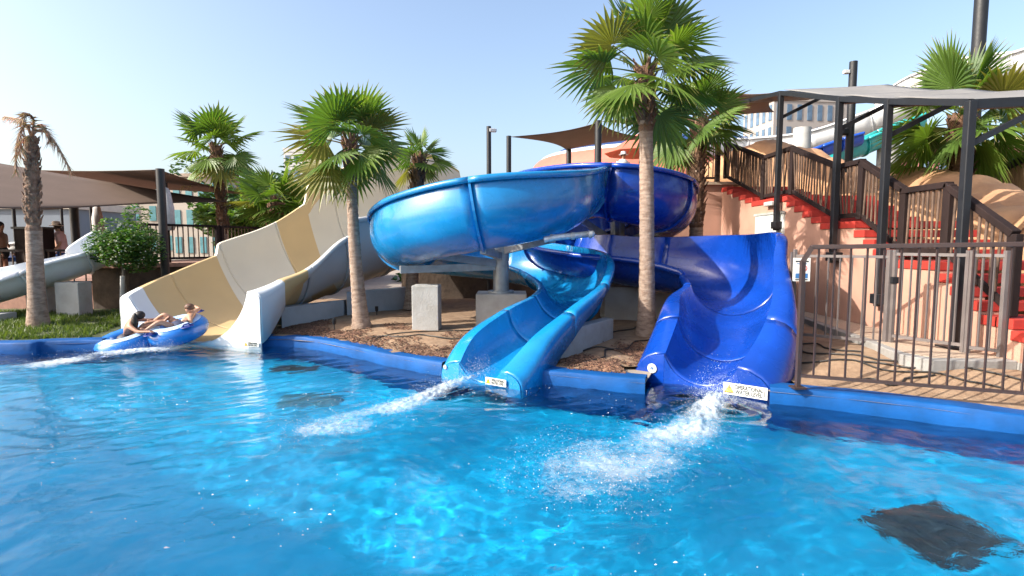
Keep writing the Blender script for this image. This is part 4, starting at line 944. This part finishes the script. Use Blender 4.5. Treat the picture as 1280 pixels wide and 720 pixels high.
ring(5.6,zz_(186),3.5,zz_(179),M['white'],'white_band'); ring(3.5,zz_(179),0,zz_(175),M['white'],'top_cap')
p=P(800,198,23); rp=empty('red_parasol',(p.x,p.y,3.67),'open salmon red parasol left of the tall palm trunk','parasol')
ap=P(800,166,23); m=MB(); vs=[ap]+[V((p.x+1.5*math.cos(k*PI/4),p.y+1.5*math.sin(k*PI/4),ap.z-.85)) for k in range(8)]; m.add(vs,[(0,k+1,(k+1)%8+1) for k in range(8)]); m.build('canopy',mat('salmon_cloth',(.62,.20,.13),.85,.1,trans=.3),rp,solid=.01)
MB().tube([(p.x,p.y,3.67),ap],.03,8).build('pole',M['wood'],rp)
# ------------------------------------------------------------ right background
def building(c,w_,d_,h,rz,wallm,winm,cols,rows,label,name='hotel_building',ww=.5,wh=.6,z0=0,roofm=None,over=1.03,group=None):
    o=empty(name,(c[0],c[1],.14),label,'building',group,rz)
    MB().box((0,0,h/2),(w_,d_,h)).build('wall',wallm,o)
    MB().box((0,0,h+.02*h),(w_*over,d_*over,.04*h)).build('roof',roofm or wallm,o)
    me=None
    for fc,(L_,ang,off) in enumerate(((w_,0,d_/2),(d_,PI/2,w_/2))):
        nc=cols if fc==0 else max(1,int(cols*d_/w_))
        for i in range(nc):
            for j in range(rows):
                if fc==1 and (c[0]<0): sgn=1
                else: sgn=1
                x=-L_/2+(i+.5)*L_/nc; z=z0+(j+.5)*(h-z0)/rows
                if me is None:
                    ob=MB().box((0,0,0),(w_/cols*ww,.15,(h-z0)/rows*wh)).build('window',winm,o); me=ob.data
                else: ob=bpy.data.objects.new('window',me); COL.objects.link(ob); ob.parent=o
                if fc==0: ob.location=(x,-off-.02,z)
                else: ob.location=((-off-.02) if c[0]>0 else off+.02,x,z); ob.rotation_euler=(0,0,PI/2)
    return o
bw_=mat('hotel_wall_beige',(.38,.33,.28),.9,.05,.3); wd_=mat('window_blue_grey',(.10,.16,.24),.3,.2,1); teal=mat('window_teal',(.09,.24,.27),.3,.2,1)
p=P(990,300,95); building((p.x,p.y),14.2,9,24.8,.12,mat('hotel_wall_grey',(.33,.30,.28),.9,.05,.3),wd_,8,7,'grey beige hotel tower seen through the stair canopy',ww=.45,wh=.7)
p=P(225,300,75); building((p.x,p.y),17,8,7.6,.05,bw_,teal,8,2,'low beige hotel wing with teal windows behind the left sails',ww=.38,wh=.5)
p=P(268,300,70); building((p.x,p.y),6.2,7,9.8,-.05,bw_,teal,4,3,'taller beige hotel block with teal windows and a flat roof',ww=.5,wh=.6,roofm=mat('roof_taupe',(.34,.26,.21),.9,.1),over=1.15)
p=P(386,300,150); building((p.x,p.y),9,8,26,.0,mat('pale_tower_wall',(.5,.5,.5),.8,.05),wd_,4,7,'pale distant tower top rising behind the dark trees',ww=.6,wh=.5)
p=P(70,300,38); building((p.x,p.y),20,6,4.3,0,mat('facade_grey_blue',(.15,.175,.21),.8,.06,.4),wd_,0,0,'long plain grey blue hall behind the bathers',name='low_hall',roofm=mat('hall_parapet',(.58,.50,.42),.9,.06)) if 0 else None
hb=empty('low_hall',(-46,40,.14),'long plain grey blue hall behind the bathers','building')
MB().box((-46,40,2.15),(33,6,4.2)).build('wall',mat('facade_grey_blue',(.15,.175,.21),.8,.06,.4),hb); MB().box((-46,40,4.5),(33.4,6.4,.5)).build('parapet',mat('hall_parapet',(.58,.50,.42),.9,.06),hb)
p=P(1190,300,48); building((p.x,p.y),8.6,6,9.2,0,mat('magenta_render',(.42,.12,.16),.9,.1,.5),wd_,6,3,'magenta pink house behind the wide palm',name='pink_house',ww=.35,wh=.5,z0=3)
p=P(1275,300,50); building((p.x,p.y),6.5,6,10.4,0,mat('cream_render',(.62,.46,.30),.9,.08,.5),wd_,4,3,'cream and orange house at the right edge behind the poles',name='cream_house',ww=.35,wh=.5,z0=3)
# rock wall / sandstone trough
def rockpath(pts,r,label,seed):
    cr=crom([tuple(p)+(q,) for p,q in zip(pts,r)],14); m=MB(); n=40; vs=[];fs=[]
    for i,(x,y,z,rr_) in enumerate(cr):
        a=V(cr[max(i-1,0)][:3]); b_=V(cr[min(i+1,len(cr)-1)][:3]); t=(b_-a).normalized(); S=t.cross(V((0,0,1))).normalized(); U=S.cross(t)
        lob=1-.10*max(0,math.cos(i*2*PI/9+seed+.6*nz(i*.3,seed)))**6
        for k in range(n):
            an=2*PI*k/n; q=V((x,y,z))+(S*math.cos(an)*.9+U*math.sin(an))*rr_*lob
            d=.16*nz(q.x*.9,q.y*.9,q.z*.9+seed)+.07*nz(q.x*2.7,q.y*2.7,q.z*2.7)+.03*nz(q.x*7,q.y*7,q.z*7); cr_=abs(nz(q.x*.8+5,q.y*.8,q.z*.8)); d-= .09*max(0,1-cr_/.05)
            vs.append(q+(q-V((x,y,z))).normalized()*d*rr_)
    for i in range(len(cr)-1):
        for k in range(n): a=i*n+k; b_=i*n+(k+1)%n; fs.append((a,b_,b_+n,a+n))
    m.add(vs,fs); o=m.build('rock_wall',M['rock'],smooth=True,auto=70); return tag(o,label,'rock wall','artificial sandstone rock walls')
rockpath([P(880,226,24),P(960,214,20.5),P(1040,240,17.5),P(1120,257,15),P(1200,272,12.6),P(1262,302,11.0),P(1330,325,9.6)],[.7,1.1,1.0,.98,.96,.96,.96],'orange sandstone rock trough snaking behind the stair railing',2)
rockpath([P(1060,300,14.5),P(1180,320,12.2),P(1290,345,10.2),P(1400,350,8.8)],[1.3,1.35,1.3,1.2],'lower sandstone rock mass at the foot of the trough',5)
tag(MB().box((9.5,17,1.6),(3.0,8,3.0)).build('rock_base',M['rock']),'rock coloured retaining block under the sandstone trough','wall')
# dark frame fence right
rf=empty('boarded_wall',(10,12,0),'tan boarded wall with a dark top rail at the right edge','wall')
a=P(1232,225,14.5); b=P(1300,190,12.5)
m=MB()
for k in range(16):
    q0=a.lerp(b,k/16); q1=a.lerp(b,(k+.92)/16); m.add([q0,q1,V((q1.x,q1.y,1)),V((q0.x,q0.y,1))],[(0,1,2,3)])
m.build('boards',mat('tan_boards',(.34,.22,.12),.8,.2,6,stretch=(4,4,.4)),rf,solid=.03)
MB().bar(a+V((0,-.05,.05)),b+V((0,-.05,.05)),.1,.2).build('top_rail',M['black'],rf)
pole(1229,16,-30,300,'very tall thick dark pole rising out of the picture at right',.34)
pole(1067,15,77,215,'tall dark pole with a camera behind the stair canopy',.2)
p=P(1058,90,15); tag(MB().box(p,(.16,.12,.1)).build('security_camera',MC['camera_grey'],bevel=.02),'small pale camera on the tall dark pole behind the canopy','camera')
p=P(1056,165,15); tag(MB().box(p,(.2,.16,.18)).build('pole_lamp',M['black'],bevel=.04),'black floodlight on the tall dark pole below the canopy roof','floodlight')
# white flumes right
def bgfl(name,label,st,mt,r=1.0):
    o=empty(name,(0,0,0),label,'water slide'); rows=[(*P(*q[:3]),q[3] if len(q)>3 else r,90,90,.1,.1,.08,.08,.05,.05,0) for q in st]
    flume(o,rows,[mt,mt,mt],nseg=8,cuts=[0]+list(range(1,len(rows))),seam=True)
bgfl('tower_slide','long white slide rising to the right behind the stairs',[(860,201,27,.8),(930,200,27,.8),(1010,192,26,.8),(1090,168,25,.85),(1170,138,24,.9),(1260,108,23,1.0),(1340,90,22,1.0)],M['white'])
bgfl('tower_slide','upper white slide arching behind the wide palm crown',[(1115,150,34,1.1),(1150,125,33,1.2),(1200,112,32,1.3),(1260,108,30,1.4),(1330,110,28,1.4)],M['white'])
bgfl('tower_slide','small teal slide between the grey columns behind the stairs',[(1040,206,21,.5),(1080,194,21,.5),(1115,178,21,.5),(1150,164,21,.5)],mat('teal_gelcoat',(.03,.42,.40),.3,.08,coat=.3))
bgfl('tower_slide','small royal blue slide left of the teal slide',[(995,208,20.5,.33),(1025,198,20.5,.33),(1050,189,20.5,.33),(1075,182,20.5,.33)],mat('royal_gelcoat',(.01,.08,.50),.3,.08,coat=.3))
for px,D,y0,l in((1003,24,160,'round light grey concrete column left of the blue slide'),(1111,21,170,'round light grey concrete column right of the teal slide')):
    a=P(px,y0,D); tag(MB().tube([(a.x,D,.14),a],.36,20).build('slide_column',M['plinth'],smooth=True,auto=40),l,'column','round columns of the tower slides')
# unseen sail added beyond the frame to cast the broad shade on the pool
def unseen_sail_mat():
    t=bpy.data.materials.new('unseen_sail_cloth'); t.use_nodes=True; N=t.node_tree.nodes; b=N['Principled BSDF']; b.inputs['Base Color'].default_value=(.2,.17,.14,1); b.inputs['Roughness'].default_value=.9
    tr=N.new('ShaderNodeBsdfTransparent'); mx=N.new('ShaderNodeMixShader'); mx.inputs[0].default_value=.95; t.node_tree.links.new(tr.outputs[0],mx.inputs[1]); t.node_tree.links.new(b.outputs[0],mx.inputs[2]); t.node_tree.links.new(mx.outputs[0],N['Material Output'].inputs[0]); return t
o=sailmesh([(-13.5,5.2,4.3),(-5.6,.9,4.0),(-6.5,-6,4.2),(-15,-6,4.4)],.04,12,.1).build('shade_sail',unseen_sail_mat(),smooth='keep',solid=0); tag(o,'unseen sail added to shade the left side of the pool','shade sail','stretched fabric shade sails')
for q in((-13.5,5.2,4.3),(-5.6,.9,4.0),(-6.5,-6,4.2),(-15,-6,4.4)):
    if q[1]<-5: tag(MB().tube([(q[0],q[1],.1),q],.08,10).build('sail_pole',M['black'],smooth=True),'unseen dark pole added to hold the sail that shades the pool','pole','dark poles holding shade sails')
# ------------------------------------------------------------ foam and spray
fm=bpy.data.materials.new('foam'); fm.use_nodes=True; N=fm.node_tree.nodes; lk=fm.node_tree.links; b=N['Principled BSDF']
b.inputs['Base Color'].default_value=(.58,.66,.72,1); b.inputs['Roughness'].default_value=.5; b.inputs['Subsurface Weight'].default_value=0
tc=N.new('ShaderNodeTexCoord'); n1_=N.new('ShaderNodeTexNoise'); n1_.inputs['Scale'].default_value=9; n1_.inputs['Distortion'].default_value=1.2; n1_.inputs['Detail'].default_value=10; n1_.inputs['Roughness'].default_value=.78
vo=N.new('ShaderNodeAttribute'); vo.attribute_name='Col'
lk.new(tc.outputs['Object'],n1_.inputs[0]); ad=N.new('ShaderNodeMath'); ad.operation='ADD'; lk.new(n1_.outputs['Fac'],ad.inputs[0]); lk.new(vo.outputs['Fac'],ad.inputs[1])
mr=N.new('ShaderNodeMapRange'); mr.inputs[1].default_value=.80; mr.inputs[2].default_value=1.34; lk.new(ad.outputs[0],mr.inputs[0])
tr=N.new('ShaderNodeBsdfTransparent'); mx=N.new('ShaderNodeMixShader'); mr.inputs[4].default_value=.82; lk.new(mr.outputs[0],mx.inputs[0]); lk.new(tr.outputs[0],mx.inputs[1]); lk.new(b.outputs[0],mx.inputs[2]); lk.new(mx.outputs[0],N['Material Output'].inputs[0])
bp=N.new('ShaderNodeBump'); bp.inputs['Strength'].default_value=.8; bp.inputs['Distance'].default_value=.03; lk.new(n1_.outputs['Fac'],bp.inputs['Height']); lk.new(bp.outputs[0],b.inputs['Normal'])
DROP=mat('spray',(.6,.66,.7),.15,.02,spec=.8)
def foam(path,widths,heights,dens,label,seed,ndrop,spray):
    rnd=random.Random(seed); cr=crom([(p.x,p.y,w_,h_,d_) for p,w_,h_,d_ in zip(path,widths,heights,dens)],24); n=44
    vs=[];fs=[];cols=[]
    for i,(x,y,w_,h_,d_) in enumerate(cr):
        a=cr[max(i-1,0)];b_=cr[min(i+1,len(cr)-1)]; t=V((b_[0]-a[0],b_[1]-a[1],0)).normalized(); s=V((-t.y,t.x,0))
        en=min(1,i/6,(len(cr)-1-i)/14)
        for k in range(n+1):
            u=-1+2*k/n; q=V((x,y,0))+s*u*w_; hh=max(0,1-u*u); z=.022+h_*hh*(.35+.65*(.5+.5*nz(q.x*7,q.y*7,seed))+.5*nz(q.x*19,q.y*19,seed))
            al=d_*(hh**1.3)*max(0,en)*(.75+.5*nz(q.x*2.2,q.y*2.2,seed+4)); cols.append((al,al,al)); vs.append((q.x,q.y,max(.018,z)))
    for i in range(len(cr)-1):
        for k in range(n): a=i*(n+1)+k; fs.append((a,a+1,a+n+2,a+n+1))
    m=MB(); m.add(vs,fs,0,col=cols)
    o=m.build('foam',fm,smooth='keep'); tag(o,label,'foam',kind='stuff')
    m=MB()
    for j in range(ndrop):
        i=min(len(cr)-1,int((rnd.random()**2.6)*len(cr)) if spray else rnd.randrange(len(cr))); x,y,w_,h_,d_=cr[i]
        x+=rnd.gauss(0,.10); y+=rnd.gauss(0,.10); u=rnd.gauss(0,.5); a=cr[max(i-1,0)];b_=cr[min(i+1,len(cr)-1)]; t=V((b_[0]-a[0],b_[1]-a[1],0)).normalized(); s=V((-t.y,t.x,0))
        q=V((x,y,0))+s*u*w_; q.z=.03+abs(rnd.gauss(0,1))*h_*1.6*max(.15,1-abs(u)*.6); r=rnd.uniform(.001,.0038)*(1.7 if rnd.random()<.06 else 1)
        m.add([q+V((r,0,0)),q+V((-r,0,0)),q+V((0,r,0)),q+V((0,-r,0)),q+V((0,0,r)),q+V((0,0,-r))],[(0,2,4),(2,1,4),(1,3,4),(3,0,4),(2,0,5),(1,2,5),(3,1,5),(0,3,5)])
    tag(m.build('spray',DROP,smooth='keep'),label.replace('foam','spray droplets'),'spray',kind='stuff')
W0=lambda x,y: PZ(x,y,0)
foam([W0(898,500),W0(888,515),W0(860,545),W0(800,575),W0(720,590),W0(640,585)],[.15,.27,.46,.75,.95,.75],[.13,.12,.08,.045,.03,.02],[1.1,.95,.80,.72,.64,.48],'white foam thrown out below the dark blue slide',1,4500,True)
foam([W0(840,560),W0(780,600),W0(740,640)],[.3,.4,.35],[.05,.04,.02],[.5,.45,.3],'white foam patch drifting in front of the dark blue slide',5,500,False)
foam([W0(600,472),W0(565,485),W0(520,505),W0(460,525),W0(400,540),W0(350,548)],[.09,.21,.34,.5,.55,.5],[.09,.08,.06,.045,.03,.02],[1.05,.95,.85,.78,.66,.48],'white foam streak running left from the light blue slide',2,4200,True)
foam([W0(215,440),W0(180,441),W0(120,448),W0(60,458),W0(0,466),W0(-60,470)],[.2,.36,.5,.55,.5,.45],[.05,.07,.06,.045,.035,.02],[.95,1.0,.9,.82,.74,.68],'white foam wake around the double tube',3,3500,True)
m=MB(); rnd=random.Random(77); cl=[(rnd.uniform(-5.5,1.5),rnd.uniform(3.0,7.2)) for _ in range(26)]  # sun glints on the near water, modelled as small white flecks
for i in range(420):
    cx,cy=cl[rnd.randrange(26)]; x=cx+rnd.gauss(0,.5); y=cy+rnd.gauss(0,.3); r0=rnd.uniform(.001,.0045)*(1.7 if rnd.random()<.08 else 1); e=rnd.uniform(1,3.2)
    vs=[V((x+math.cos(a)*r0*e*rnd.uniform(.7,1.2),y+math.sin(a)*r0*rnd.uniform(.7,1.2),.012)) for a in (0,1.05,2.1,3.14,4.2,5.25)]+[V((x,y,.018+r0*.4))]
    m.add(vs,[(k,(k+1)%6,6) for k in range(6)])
tag(m.build('glint_flecks',DROP,smooth='keep'),'tiny white flecks standing in for sun glints on the shaded near water','foam',kind='stuff')
c,rt,n=plate_pt(ED,TD,819,.20,False,.035); emblem(c,n,.065,'round white emblem on the left lip of the dark blue slide')
c,rt,n=plate_pt(EL,TL,557,.17,False,.035); emblem(c,n,.03,'tiny round white emblem on the left lip of the light blue slide')
